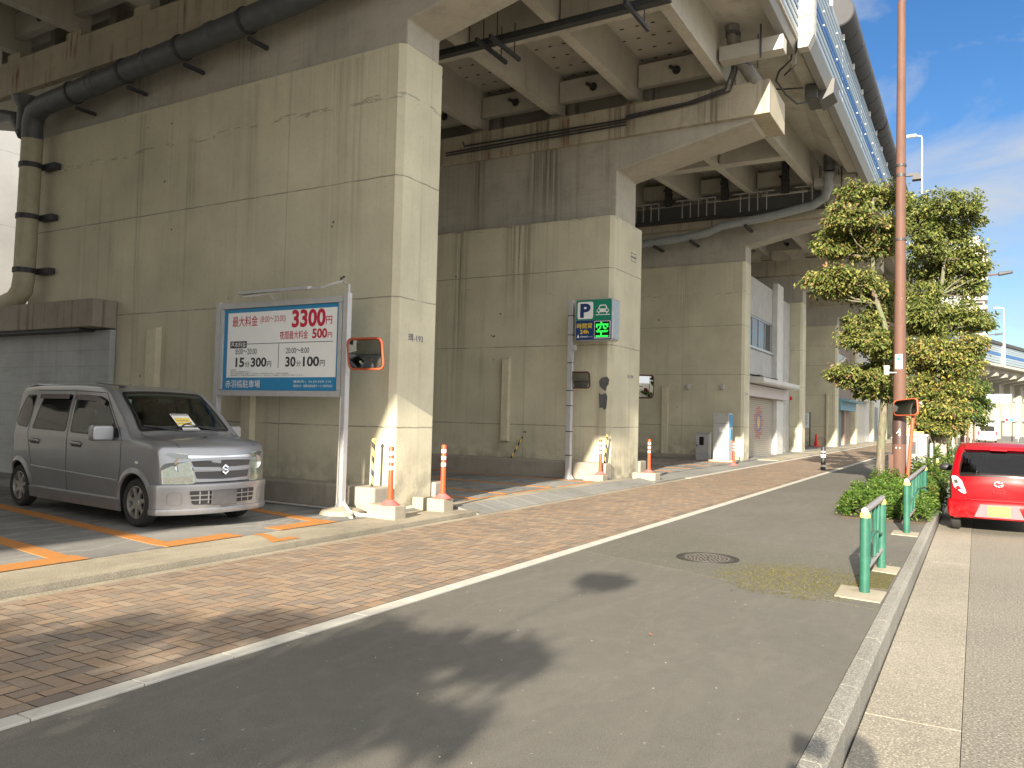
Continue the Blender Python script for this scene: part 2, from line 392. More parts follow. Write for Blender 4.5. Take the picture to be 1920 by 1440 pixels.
def shut(name, col, p=.085):
    g = G(name); Z = g.xyz()[2]; fz = g.math('FRACT', g.math('MULTIPLY', Z, 1/p))
    c = g.mix(g.ramp(fz, .0, .35, 1, 0), col, [x*.35 for x in col]); c = g.mix(g.math('MULTIPLY', g.noise(3, detail=5), .4), c, [x*.7 for x in col])
    g.bump(fz, .6, .02); return g.out(c, .5, .2)
SHUT1 = shut('beige_shutter', (.42, .385, .33)); SHUT2 = shut('blue_shutter', (.15, .22, .27))
PANEL_L = plain('barrier_light_blue', (.25, .315, .37), .45, 0, .08, 4)
PANEL_B = plain('barrier_blue', (.02, .105, .30), .45, 0, .1, 4)
CORE = plain('barrier_shadow_gap', (.10, .105, .11), .6)
PANEL_G = plain('barrier_grey', (.25, .25, .24), .5, 0, .12, 4)
PANEL_W = plain('barrier_white', (.44, .43, .385), .5, 0, .1, 4)
TUBEM = plain('noise_reducer_skin', (.045, .046, .052), .7, 0, .2, 4)
PLATEY = plain('yellow_plate', (.72, .52, .06), .5, var=.05)
PLATEW = plain('grey_plate', (.09, .09, .095), .5, var=.25, scale=14)
LAMPR = plain('red_lens', (.55, .01, .02), .15, 0, .1)
CLEARP = plain('pale_lens', (.62, .63, .60), .12, .3, .15, 25)
AMBER = plain('amber_lens', (.45, .22, .10), .2)
WHITESTK = plain('sticker_white', (.70, .70, .66), .5)
# ================================================================== ground and paving
g_ = MB(); g_.add([(-1500,-1500,-.32),(1500,-1500,-.32),(1500,1500,-.32),(-1500,1500,-.32)], [(0,1,2,3)]); struct('ground', g_, ROADM)
def sheet(name, x0, x1, y0, y1, z, m, n=1):
    b = MB(); b.box(x0, x1, y0, y1, -.31, z); return struct(name, b, m)
sheet('road', -.07, 30, -60, 230, -.2, ROADM)
b = MB()
for k in range(-6, 20): b.box(-.57, -.074, k*6.2-1.0, k*6.2+5.192, -.31, -.197)
struct('gutter_strip', b, GUTTER, bevel=.004)
b = MB(); y = -10.0
while y < 110:
    b.prism([(-.68,-.3),(-.585,-.3),(-.575,-.03),(-.60,.002),(-.68,.004)], 'y', y, y+.597); y += .6
struct('kerb', b, KERBM, bevel=.004)
sheet('sidewalk', -3.86, -.683, -12, 130, 0, ASPH)
b = MB(); y = -8.0
while y < 100:
    b.box(-3.985, -3.864, y, y+.594, -.2, .012); y += .6
struct('edge_stones', b, WHITE_EDGE, bevel=.004)
sheet('paving_bed', -6.45, -3.99, -8, 105, .003, GROUT)
# herringbone bricks
W = .105; gap = .0032
TINTS = [(.315,.225,.15),(.30,.21,.145),(.265,.20,.15),(.34,.245,.165),(.225,.185,.15),(.245,.195,.15),(.335,.265,.195),(.285,.205,.145),(.20,.165,.14),(.27,.215,.165)]
b = MB(); x_lo, x_hi, y_lo, y_hi = -6.30, -3.993, -4.0, 95.0
nx = int((x_hi-x_lo)/W)+3; ny = int((y_hi-y_lo)/W)+3
rb = random.Random(3)
def brick(x0, x1, y0, y1):
    x0 = max(x0, x_lo); x1 = min(x1, x_hi-.112); y0 = max(y0, y_lo); y1 = min(y1, y_hi)
    if x1-x0 < .012 or y1-y0 < .012: return
    t = rb.choice(TINTS); q = rb.uniform(.95, 1.04); t = tuple(.7*a_+.3*m_ for a_, m_ in zip(t, (.275,.218,.162))); z = .009+rb.uniform(-.0012, .0012)
    b.add([(x0+gap,y0+gap,z),(x1-gap,y0+gap,z),(x1-gap,y1-gap,z),(x0+gap,y1-gap,z)], [(0,1,2,3)], 0, tuple(c*q for c in t))
for i in range(-1, nx):
    for j in range(-1, ny):
        d = (i-j) % 4; x = x_lo+i*W; y = y_lo+j*W
        if d == 0: brick(x, x+2*W, y, y+W)
        elif d == 3: brick(x, x+W, y, y+2*W)
y = y_lo
while y < y_hi:
    t = rb.choice(TINTS[4:]+TINTS[:3]); q = rb.uniform(.7, .95)
    b.add([(x_hi-.108,y+gap,.009),(x_hi-gap,y+gap,.009),(x_hi-gap,y+.21-gap,.009),(x_hi-.108,y+.21-gap,.009)], [(0,1,2,3)], 0, tuple(c*q for c in t)); y += .21
struct('brick_path', b, BRICK)
# parking lot, apron, drainage groove
sheet('parking_lot', -45, -7.24, -20, 120, .058, LOTM)
sheet('apron', -7.236, -6.50, -12, 10.25, .05, APRON)
sheet('apron_strip', -6.42, -6.304, -12, 20, .006, APRON)
b = MB(); b.box(-6.497, -6.424, -12, 10.2, -.2, -.03); struct('drain_groove', b, plain('groove_dirt', (.035, .03, .025), .95, var=.5, scale=9, bump=.4))
b = MB(); y = 10.2
while y < 17.8:
    b.prism([(-6.93,-.2),(-6.45,-.2),(-6.45,.012),(-6.90,.098),(-6.93,.098)], 'y', y, y+.594); y += .6
struct('driveway_ramp', b, RAMP, bevel=.006)
sheet('entrance_strip', -7.236, -6.934, 10.252, 17.8, .088, APRON)
sheet('side_lane', -7.236, -6.46, 17.804, 31.2, .03, RAMP)
sheet('lane_edge_line', -6.456, -6.304, 20.004, 95, .014, WHITE_EDGE)
sheet('office_apron', -7.236, -6.46, 31.204, 120, .06, APRON)
# painted markings
def mark(name, poly, z, th=.004, m=ORANGE_LINE):
    q = MB(); q.prism(poly, 'z', z, z+th); return struct(name, q, m)
def strip(p, q, w):
    p, q = Vector(p), Vector(q); d = (q-p).normalized(); n = Vector((-d.y, d.x))*w/2
    return [tuple(p-n), tuple(q-n), tuple(q+n), tuple(p+n)]
for ya, yb in ((1.2, 2.6), (3.2, 4.58), (5.42, 6.40), (6.98, 7.96)):
    mark('parking_marking', [(-7.50,ya),(-7.215,ya),(-7.215,yb),(-7.50,yb)], .0585)
for p, q in (((-7.502,4.45),(-12.6,5.13)), ((-7.502,5.52),(-12.6,6.26)), ((-7.502,7.86),(-11.5,8.62)), ((-7.502,3.2),(-12.5,3.95))):
    mark('parking_marking', strip(p, q, .19), .0585)
b = MB(); put_text(b, '2', 6.32, 6.72, 0, .82, lambda a, c: (-6.64-c, a, .0545), .02)
struct('bay_number', b, ORANGE_LINE)
for y0, y1 in ((11.3, 12.6), (12.9, 14.4), (14.8, 16.5)):
    mark('parking_marking', [(-7.46,y0),(-7.24,y0),(-7.24,y1),(-7.46,y1)], .0585)
for yy in (11.6, 12.75, 14.5, 16.4): mark('parking_marking', strip((-7.47, yy), (-15, yy+.6), .16), .0585)
for yy in (21.5, 23.2, 25.2, 27.4): mark('parking_marking', strip((-7.3, yy), (-13, yy+.5), .16), .0585)
q = MB(); q.prism([(-3.858,8.25),(-.69,7.15),(-.69,9.75),(-3.858,10.7)], 'z', -.02, .0022); struct('asphalt_patch', q, asphalt('patch_asphalt', (.105,.102,.085), .9, 90, 0, .12))
# moss on the worn patch and two pads under the guard rail
b = MB(); rm = random.Random(5)
for k in range(5200):
    u, v = rm.random(), rm.random()
    x = -2.30+1.50*u; y = 7.30+1.75*v-.30*u*(1-v)
    dx, dy = (u-.52)/.5, (v-.46)/.5
    if dx*dx+dy*dy > 1.0 or rm.random() > 1.05-.95*(dx*dx+dy*dy): continue
    s = rm.uniform(.005, .017); n = 6; a0 = rm.random()*6
    b.add([(x+s*math.cos(a0+i*6.283/n)*rm.uniform(.6,1.2), y+s*math.sin(a0+i*6.283/n)*rm.uniform(.6,1.2), .0042) for i in range(n)]+[(x, y, .009)], [(i, (i+1) % n, n) for i in range(n)])
struct('moss', b, MOSSM, kind='stuff')
b = MB(); b.prism([(-1.02,8.06),(-.70,8.06),(-.70,8.90),(-.96,8.90)], 'z', .002, .006); struct('moss_bed', b, MOSSM)
b = MB(); b.prism([(-1.07,7.48),(-1.09,8.02),(-.695,7.92),(-.70,7.42)], 'z', -.05, .012); b.prism([(-.93,9.0),(-.95,9.42),(-.69,9.36),(-.695,8.92)], 'z', -.05, .012)
b.prism([(-1.02,12.15),(-1.02,12.6),(-.69,12.55),(-.69,12.1)], 'z', -.05, .012)
struct('guard_rail_pads', b, BLOCK, bevel=.006)
# manhole
t = thing('manhole_cover', 'round patterned iron manhole cover set in the asphalt sidewalk', 'manhole cover', (-2.53, 8.66, 0))
IRON = plain('cast_iron', (.07, .068, .065), .55, .5, .4, 20)
b = MB(); b.lathe([(.285,.001),(.335,.001),(.335,.009),(.285,.009),(.285,.001)], (-2.53,8.66,0), n=40); part('ring', b, IRON, t)
b = MB(); b.lathe([(.001,.006),(.28,.006),(.28,.001)], (-2.53,8.66,0), n=40)
for r, n in ((.23,30),(.185,24),(.14,18),(.095,12),(.05,7)):
    for k in range(n):
        a = 6.283*(k+.3*(n%2))/n; b.lathe([(.013,.006),(.012,.012),(.001,.012)], (-2.53+r*math.cos(a), 8.66+r*math.sin(a), 0), n=6)
b.lathe([(.255,.006),(.258,.011),(.27,.011),(.272,.006)], (-2.53,8.66,0), n=40); part('lid', b, plain('iron_lid', (.085, .08, .072), .6, .3, .45, 40), t)
# litter: a few dry leaves and specks
LEAFDRY = plain('dry_leaf', (.27, .14, .065), .7, var=.3); SPECK = plain('pale_speck', (.55, .52, .47), .8)
b = MB()
for k in range(90):
    x, y = rm.uniform(-3.8, -.72), rm.uniform(1.6, 14); s = rm.uniform(.002, .006)
    b.add([(x-s,y,.003),(x,y-s*.8,.003),(x+s,y,.003),(x,y+s,.005)], [(0,1,2,3)])
struct('grit', b, SPECK, kind='stuff')
b = MB()
for x, y, s in ((-1.95,5.35,.03),(-1.87,7.15,.024),(-5.4,5.1,.03),(-2.3,6.9,.02)):
    a = rm.random()*6; c_, s_ = math.cos(a)*s, math.sin(a)*s
    b.add([(x-c_,y-s_,.006),(x+s_*.5,y-c_*.5,.006),(x+c_,y+s_,.016),(x-s_*.5,y+c_*.5,.012)], [(0,1,2),(0,2,3)])
struct('fallen_leaves', b, LEAFDRY, kind='stuff')

# ================================================================== viaduct piers
XF, XB = -7.42, -17.3
def lettering(mb, body, x, y0, y1, z0, z1, bold=0): put_text(mb, body, y0, y1, z0, z1, lambda a, c: (x, a, c), bold)
ZB = lambda y: 9.1 if y < 18.6 else 9.1+.7*min(1, (y-18.6)/11.4)
def pier(label, y0, y1, jz, lift, inset, capy):
    t = thing('viaduct_pier', label, 'pier', (XF, (y0+y1)/2, 0), 'piers of the elevated road')
    ch = .10
    b = MB(); b.prism([(XB+ch,y0),(XF-ch,y0),(XF,y0+ch*.8),(XF,y1-.03),(XF-.03,y1),(XB+ch,y1),(XB,y1-ch),(XB,y0+ch)], 'z', -.1, jz)
    wall = part('wall', b, WALL, t, bevel=.012)
    a0, a1 = y0+inset, y1-inset*1.2; xf = XF+.02-inset*.3; zi = 7.43+lift
    b = MB(); b.prism([(XB+.08,jz-.01),(xf,jz-.01),(xf,zi),(-4.32,8.11+lift),(-4.26,8.17+lift),(-4.30,8.33+lift),(-20.6,8.33+lift),(-20.6,8.11+lift),(XB+.08,zi)], 'y', a0, a1)
    part('crosshead', b, RAW, t, bevel=.03)
    b = MB(); b.box(-20.9, -3.9, capy[0], capy[1], 8.20+lift, 8.95+lift); part('cap_beam', b, RAWRUST, t, bevel=.015)
    return t, wall
LBL = ['broad cream painted concrete pier behind the silver van, nearest of the row',
       'thick cream concrete pier with water streaks behind the parking display sign',
       'cream concrete pier behind the ticket machine and grey cabinet',
       'cream pier right beside the beige shutter office, partly sunlit at its foot',
       'cream concrete pier behind the notice board and red cone',
       'cream pier just past the blue canopy shop under the elevated road',
       'distant cream pier behind the nearest tree trunk, by a white door',
       'far cream pier mostly hidden behind the street tree leaves',
       'farthest cream pier of the straight run, a sliver behind the tree']
PY = [(9.3,10.32,7.06,0,.09,(9.25,10.4)), (17.35,19.2,6.3,0,.27,(17.5,19.1)), (29.7,30.6,7.42,.57,.05,(29.5,30.8)), (41.0,41.95,7.42,.57,.05,(40.8,42.1)),
      (52.2,53.1,7.5,.57,.05,(52.0,53.3)), (61.5,62.4,7.5,.57,.05,(61.3,62.6)), (72.2,73.2,7.5,.57,.05,(72.0,73.4)), (83.2,84.2,7.5,.57,.05,(83,84.4)), (94.2,95.2,7.5,.57,.05,(94,95.4))]
LBL += ['cream pier behind the viewer at the near end of the parking bays', 'cream pier farther behind the viewer under the elevated road']
PY += [(-2.6,-1.6,7.06,0,.09,(-2.7,-1.5)), (-14.6,-13.6,7.06,0,.09,(-14.7,-13.5))]
piers = []
for lb, a in zip(LBL, PY): piers.append(pier(lb, *a))
CREAM_PIPE = plain('painted_channel', (.56, .52, .38), .6, 0, .15, 6)
def plinth(t, x0, x1, y0, y1, z1, label=None):
    b = MB(); b.box(x0, x1, y0, y1, -.1, z1); part('plinth', b, CURB, t, label, bevel=.025)
def channel(t, x, y, z0, z1, w=.24):
    b = MB(); b.box(x, x+w, y-.13, y-.005, z0, z1); b.prism([(y-.13,z1),(y-.005,z1),(y-.005,z1+.07)], 'x', x, x+w); part('pipe_cover', b, CREAM_PIPE, t, bevel=.008)
p1, p2_, p3 = piers[0][0], piers[1][0], piers[2][0]
plinth(p1, -14.0, -7.40, 8.90, 9.30, .42); plinth(p1, -12, -7.36, 10.322, 10.62, .42)
plinth(p2_, -17.0, -7.36, 17.0, 17.35, .45); plinth(p2_, -12, -7.36, 19.2, 19.62, .42)
plinth(p3, -17.0, -7.5, 29.45, 29.7, .2)
channel(p1, -13.05, 9.3, .05, 2.9, .28); channel(p1, -10.5, 9.3, .05, 2.9, .22)
channel(p2_, -10.33, 17.35, .86, 2.9, .2); channel(p3, -10.52, 29.7, .15, 2.74, .24); channel(piers[4][0], -8.0, 52.2, .05, 3.3, .1)
DARKTXT = plain('faded_stencil', (.14, .15, .19), .7, var=.3)
b = MB(); lettering(b, '環-193', XF+.004, 9.60, 9.97, 2.585, 2.70, .01)
t_ = part('stencil_number', b, DARKTXT, p1)
b = MB(); lettering(b, '8-194', XF+.004, 18.38, 18.74, 2.485, 2.575, .01); part('stencil_number', b, DARKTXT, p2_)
b = MB()
for z0, z1 in ((5.60,5.615),(5.40,5.415),(5.49,5.53)): b.box(XF+.001, XF+.004, 18.45, 18.80, z0, z1)
b.box(XF+.001, XF+.004, 18.45, 18.462, 5.415, 5.60); b.box(XF+.001, XF+.004, 18.788, 18.80, 5.415, 5.60); part('stencil_plate', b, DARKTXT, p2_)
b = MB(); lettering(b, '8-195', XF+.004, 29.98, 30.30, 2.47, 2.56, .01); part('stencil_number', b, DARKTXT, p3)
PEEL = plain('bare_dark_patch', (.10, .105, .11), .8, var=.25)
b = MB(); b.prism([(-7.72,2.36),(-7.66,2.44),(-7.52,2.47),(-7.46,2.40),(-7.48,2.27),(-7.52,2.24),(-7.54,2.13),(-7.60,2.15),(-7.66,2.20),(-7.70,2.24)], 'y', 17.346, 17.349)
b.prism([(-7.72,2.09),(-7.66,2.04),(-7.54,2.08),(-7.50,2.0),(-7.52,1.72),(-7.58,1.68),(-7.62,1.74),(-7.70,1.72),(-7.71,1.9)], 'y', 17.346, 17.349); part('bare_patch', b, PEEL, p2_)
for x in (-9.51, -8.2):
    b = MB(); b.box(x-.05, x+.06, 29.56, 29.698, 2.66, 2.86); part('wall_lamp', b, GREYPAINT, p3, bevel=.01)
b = MB(); b.tube([(-11.8,17.36,8.72),(-11.8,17.45,8.62),(-7.2,17.45,8.58),(-5.6,17.44,8.66),(-4.75,17.44,8.8),(-4.6,17.44,9.2),(-4.5,17.0,9.9)], .022, 6); b.tube([(-12.4,17.45,8.52),(-7.2,17.45,8.52)], .02, 6); b.tube([(-12.4,17.45,8.45),(-7.2,17.45,8.45)], .02, 6)
b.tube([(-7.2,17.43,8.64),(-5.7,17.43,8.70),(-4.85,17.43,8.86),(-4.68,17.43,9.3),(-4.55,17.1,9.98)], .03, 6); part('cable', b, DARKM, p2_, smooth=40)

# ================================================================== viaduct spans
def loft4(b, x0, x1, ya, yb, za0, za1, zb0, zb1, m=0):
    b.add([(x0,ya,za0),(x1,ya,za0),(x1,yb,zb0),(x0,yb,zb0),(x0,ya,za1),(x1,ya,za1),(x1,yb,zb1),(x0,yb,zb1)],
          [(3,2,1,0),(4,5,6,7),(0,1,5,4),(1,2,6,5),(2,3,7,6),(3,0,4,7)], m)
GX = [-4.87, -7.0, -9.1, -11.4, -13.6, -15.8, -18.0, -20.2]
def cladding(t, ya, yb, xo, tube, top=11.9):
    """slatted noise barrier panels over the deck edge, outer face at xo"""
    b = MB(); b.prism([(xo-.30,9.72),(xo-.12,9.72),(xo-.005,9.98),(xo-.30,9.98)], 'y', ya+.02, yb-.02, 0)
    part('lower_trim', b, PANEL_G, t)
    bands = [(9.985,.20,'L'),(10.20,.17,'L'),(10.385,.17,'L'),(10.57,.155,'B'),(10.735,.155,'B'),(10.90,.145,'L'),(11.055,.16,'L'),(11.23,.17,'L'),(11.415,.17,'L'),(11.60,.25,'L')]
    lm, bm, gm = MB(), MB(), MB()
    for z, h, k in bands:
        q = lm if k == 'L' else bm
        y = ya+.02
        while y < yb-.1:
            y2 = min(y+3.96, yb-.02); h2 = h*.80; q.prism([(xo-.05,z),(xo-.012,z),(xo,z+h2*.25),(xo,z+h2*.8),(xo-.02,z+h2),(xo-.05,z+h2)], 'y', y, y2); y += 4.0
    gm.box(xo-.30, xo-.052, ya+.03, yb-.03, 9.99, 11.86)
    part('barrier_core', gm, CORE, t); part('blue_slats', bm, PANEL_B, t)
    cl = lm; y = ya+1.0
    while y < yb:
        for z in (10.72, 11.05, 11.40): cl.box(xo-.01, xo+.02, y-.035, y+.035, z-.014, z+.014, 1)
        cl.box(xo-.01, xo+.05, y+.92, y+.98, 11.62, 11.78, 1); y += 2.0
    part('barrier_slats', lm, [PANEL_L, WHITER], t)
    if tube:
        tb = MB(); y = ya+tube
        pr = []
        while y < yb:
            pr += [(.35,y),(.38,y+.03),(.38,y+.93),(.35,y+.97)]; y += .98
        tb.lathe([(.001,pr[0][1])]+pr+[(.001,pr[-1][1])], (xo-.02, 0, 12.15), 'y', 20); part('noise_tube', tb, TUBEM, t, smooth=35)
def span(label, ya, yb, xo, tube, detail, xmid=None):
    t = thing('viaduct_span', label, 'elevated road', (-4.87, (ya+yb)/2, 9.1), 'spans of the elevated road')
    za, zb = ZB(ya), ZB(yb); sa, sb = za+1.03, zb+1.03; ea, eb = 9.97, 10.02
    b = MB()
    def pr(s, e): return [(-3.45,e),(-3.72,e-.02),(-3.80,e+.02),(-4.82,s),(-20.3,s),(-21.3,e),(-21.6,e),(-21.6,s+.5),(-3.45,s+.5)]
    A, B = pr(sa, ea), pr(sb, eb); n = len(A)
    vs = [(p[0],ya+.01,p[1]) for p in A]+[(p[0],yb-.01,p[1]) for p in B]
    b.add(vs, [tuple(range(n)), tuple(range(2*n-1, n-1, -1))]+[(i, n+i, n+(i+1)%n, (i+1)%n) for i in range(n)])
    part('deck_slab', b, DECK, t)
    b = MB(); loft4(b, -3.78, -3.46, ya+.02, yb-.02, 9.86, 10.9, 9.9, 10.9); b.box(-3.455, -3.40, ya+.03, yb-.03, 9.88, 9.94); part('edge_beam', b, BEAM, t, bevel=.02)
    for x in GX:
        b = MB(); loft4(b, x-.20, x-.03, ya+.25, yb-.25, za+.06, sa+.02, zb+.06, sb+.02)
        loft4(b, x-.23, x, ya+.25, yb-.25, za, za+.058, zb, zb+.058); part('girder', b, BEAM, t)
    def diaphragm(y, w, full, plug):
        z = ZB(y); b = MB()
        for k in range(len(GX)-1):
            x1, x0 = GX[k]-.235, GX[k+1]+.005
            b.box(x0, x1, y-w/2, y+w/2, z+(.02 if full else .28), z+(1.0 if full else .82))
        part('cross_beam', b, BEAM, t)
        if plug:
            for k in range(len(GX)-1):
                xc = (GX[k]-.235+GX[k+1])/2; b = MB()
                b.lathe([(.001,y-w/2-.03),(.10,y-w/2-.03),(.10,y-w/2-.002)], (xc,0,z+.52), 'y', 14); b.cyl((xc,y-w/2-.02,z+.52),(xc-.10,y-w/2-.20,z+.55), .045, 10); part('drain_plug', b, DARKM, t)
    if detail:
        diaphragm(yb-.55, .18, False, True); diaphragm(ya+.55, .18, False, False)
        m_ = xmid or (ya+yb)/2; diaphragm(m_, .42, True, False)
        for x in GX:
            for y in (ya+.42, yb-.42): b = MB(); b.box(x-.36, x+.12, y-.14, y+.14, ZB(y)-.16, ZB(y)-.004); part('bearing_block', b, RAWRUST, t)
    cladding(t, ya, yb, xo, tube)
    return t
sA = span('elevated road span behind the viewer, over the near end of the parking lot', -50, -32, -3.40, 0, False)
sB = span('elevated road span above and behind the viewer, before the first pier span', -32, -14, -3.40, 0, False)
s0 = span('elevated road span overhead on the left, in front of the first pier', -14, 9.82, -3.40, 0, True, -2)
s1 = span('elevated road span between the first pier and the thick streaked pier', 9.82, 18.3, -3.40, 0, True, 13.75)
s2 = span('elevated road span behind the thick streaked pier, with blue striped barrier', 18.3, 30.15, -3.09, 3.4, True, 24.8)
s3 = span('elevated road span past the ticket machine pier, above the office', 30.15, 41.5, -3.09, .05, True)
s4 = span('elevated road span above the notice board, behind the street tree', 41.5, 52.7, -3.09, .05, False)
s5 = span('far elevated road span behind the tree top and brown pole', 52.7, 73, -3.09, .05, False)
s6 = span('farthest straight elevated road span, hidden mostly by the tree', 73, 95, -3.09, .05, False)
# end cap and bits under the deck edge
b = MB()
for k in range(9):
    z = 9.99+k*.21; b.box(-3.42, -3.085, 17.98+.02*(k%2), 18.30, z, z+.205)
b.prism([(-3.42,9.72),(-3.21,9.72),(-3.085,9.985),(-3.42,9.985)], 'y', 18.0, 18.30); part('joint_cover', b, PANEL_W, s2, bevel=.006)
b = MB(); b.prism([(-3.40,9.45),(-3.06,9.62),(-3.03,9.98),(-3.40,10.0)], 'y', 20.6, 21.3); b.box(-3.7, -3.405, 20.4, 21.25, 9.5, 9.84); part('junction_box', b, plain('dark_box', (.10,.10,.10), .6), s2, bevel=.01)
for sp, y in ((s1, 17.05), (s2, 28.7)):
    b = MB(); z = 9.27 if y < 20 else 9.56; b.box(-4.84, -3.5, y-.18, y+.18, z, z+.31); part('bracket', b, PANEL_W, sp, bevel=.01)
    b = MB(); b.tube([(-3.95,y-.20,z-.12),(-3.95,y-.21,z+.6)], .02, 4); part('hanger', b, DARKM, sp); b = MB(); b.tube([(-4.1,y+.20,z-.15),(-4.1,y+.20,z+.6)], .012, 4); part('hanger', b, DARKM, sp)
b = MB(); b.tube([(-3.55,18.2,9.9),(-3.62,18.3,9.62),(-3.9,18.4,9.45),(-4.05,18.8,9.42),(-3.95,19.4,9.3),(-3.8,20,9.25),(-3.6,20.5,9.45)], .025, 6)
b.tube([(-3.48,18.15,9.9),(-3.52,18.3,9.5),(-3.8,18.5,9.38)], .022, 6); b.tube([(-4.86,20.0,9.85),(-4.2,20.1,9.72),(-3.7,20.2,9.7)], .02, 6); part('cable_loop', b, DARKM, s2, smooth=40)
# cable tray hung below the near span
t = thing('cable_tray', 'dark cable tray hung on rods below the near elevated span', 'cable tray', (-6.6, 12.6, 8.5))
b = MB(); b.box(-16, -4.45, 12.52, 12.68, 8.50, 8.58); part('tray', b, DARKM, t)
for x in (-14.2, -12.0, -9.6, -8.05, -7.75, -5.1):
    b = MB(); b.tube([(x,12.45,8.52),(x,12.45,10.1)], .012, 5); b.tube([(x,13.1,8.5),(x,13.1,9.1)], .012, 5); b.box(x-.03, x+.03, 12.2, 13.3, 8.42, 8.495); part('hanger', b, DARKM, t)
b = MB(); b.tube([(-16,12.58,8.62),(-4.5,12.58,8.62),(-4.2,12.6,8.8),(-4.1,12.6,9.9)], .03, 8); part('cable', b, DARKM, t)
# inspection walkway on pier 3
t = thing('inspection_walkway', 'dark railed inspection walkway on top of the ticket machine pier', 'walkway', (-9, 29.35, 9.0))
b = MB(); b.box(-18, -4.55, 28.95, 29.45, 9.02, 9.07); part('walkway_floor', b, DARKM, t)
b = MB(); b.box(-18, -4.55, 29.40, 29.45, 9.08, 9.66); part('back_plate', b, plain('dark_plate', (.09,.09,.09), .7), t)
b = MB(); x = -18.0
while x < -4.5:
    if not any(abs(x-c) < .32 for c in (-5.9, -8.05, -10.2)): b.box(x, x+.03, 28.95, 28.98, 9.07, 9.74)
    x += .31
b.box(-18, -10.55, 28.95, 28.98, 9.72, 9.76); b.box(-9.85, -8.4, 28.95, 28.98, 9.72, 9.76); b.box(-7.7, -6.25, 28.95, 28.98, 9.72, 9.76); b.box(-5.55, -4.55, 28.95, 28.98, 9.72, 9.76); part('railing', b, GREYPAINT, t)
for x in (-5.9, -8.05, -10.2, -12.4):
    b = MB(); b.box(x-.13, x+.13, 29.0, 29.15, 9.62, 10.1); b.box(x-.11, x+.11, 28.98, 29.12, 10.1, 10.72); part('cable_riser', b, DARKM, t)
# drain pipes
t = thing('drain_pipe', 'large dark drain pipe sloping along the first pier above the van', 'drain pipe', (-16.8, 8.9, 3.9), 'drain pipes')
b = MB(); b.tube([(-16.72,8.98,6.9),(-16.70,8.95,7.15),(-16.55,8.92,7.40),(-16.2,8.9,7.50),(-11.5,8.9,7.80),(-9.1,8.9,7.98),(-6.6,8.9,8.2)], .20, 16); part('sloping_pipe', b, PIPEG, t, smooth=40)
b = MB(); b.tube([(-16.72,8.98,6.92),(-16.78,8.98,4.05),(-16.82,8.97,3.8),(-17.0,8.95,3.62),(-18.6,8.85,3.2)], .20, 16); part('downpipe', b, PIPEB, t, smooth=40)
b = MB(); b.cyl((-16.86,8.9,7.05),(-16.86,8.9,7.62), .16, 16); b.lathe([(.16,7.55),(.27,7.72),(.27,7.76),(.24,7.76)], (-16.86,8.9,0), 'z', 18); b.tube([(-16.9,8.9,7.0),(-17.2,8.88,7.4),(-17.6,8.86,7.5),(-20,8.8,7.55)], .13, 12); part('hopper', b, PIPEG, t, smooth=40)
for x, z in ((-15.2,7.56),(-13.6,7.67),(-12.0,7.77),(-10.4,7.88)):
    b = MB(); b.tube([(x-.03,8.9,z),(x+.03,8.9,z+.004)], .222, 16); b.box(x-.03, x+.03, 8.95, 9.36, z-.30, z-.24); part('bracket', b, DARKM, t)
for x in (-14.6, -14.45, -12.9, -11.2):
    b = MB(); z = 7.50+(x+16.2)*.0655; b.tube([(x-.06,8.9,z),(x+.06,8.9,z+.007)], .212, 16); part('coupling', b, PIPEG, t)
for z in (6.35, 5.3, 4.2):
    b = MB(); xx = -16.72-.02*(6.9-z); b.tube([(xx,8.98,z-.05),(xx,8.98,z+.05)], .222, 16); b.box(xx+.1, xx+.55, 9.14, 9.28, z-.06, z+.06); part('clamp', b, DARKM, t)
t = thing('drain_pipe', 'grey drain pipe curving down onto the cap of the streaked pier', 'drain pipe', (-4.4, 17.6, 9), 'drain pipes')
b = MB(); b.tube([(-4.62,17.1,10.1),(-4.60,17.15,9.75),(-4.45,17.35,9.35),(-4.25,17.6,9.02),(-4.2,17.65,8.9)], .15, 16); part('pipe', b, plain('weathered_pipe', (.19,.185,.17), .5, 0, .3, 6), t, smooth=40)
for z, p in ((9.9, (-4.61,17.12)), (9.3, (-4.42,17.38))):
    b = MB(); b.tube([(p[0],p[1],z-.04),(p[0]+.01,p[1]+.01,z+.04)], .165, 16); part('collar', b, PIPEG, t)
t = thing('drain_pipe', 'long grey drain pipe bending down along the ticket machine pier cap', 'drain pipe', (-5, 29.4, 9), 'drain pipes')
b = MB(); b.tube([(-4.30,28.2,10.5),(-4.30,28.25,10.3),(-4.32,28.3,10.0)], .19, 16); part('outlet', b, PIPEG, t, smooth=40)
b = MB(); b.tube([(-4.32,28.3,9.98),(-4.36,28.5,9.5),(-4.5,28.7,9.22),(-4.9,28.85,9.02),(-6.3,28.9,8.80),(-8.1,28.9,8.62),(-8.6,28.9,8.42),(-9.6,28.9,8.30),(-13,28.9,8.1)], .15, 16); b.tube([(-4.32,28.3,9.90),(-4.33,28.33,9.80)], .18, 16); part('pipe', b, PIPEL, t, smooth=40)
for x, z in ((-9.2,8.32),(-10.6,8.24),(-7.2,8.70)):
    b = MB(); b.box(x-.05, x+.05, 28.7, 29.7, z-.24, z-.16); part('bracket', b, DARKM, t)

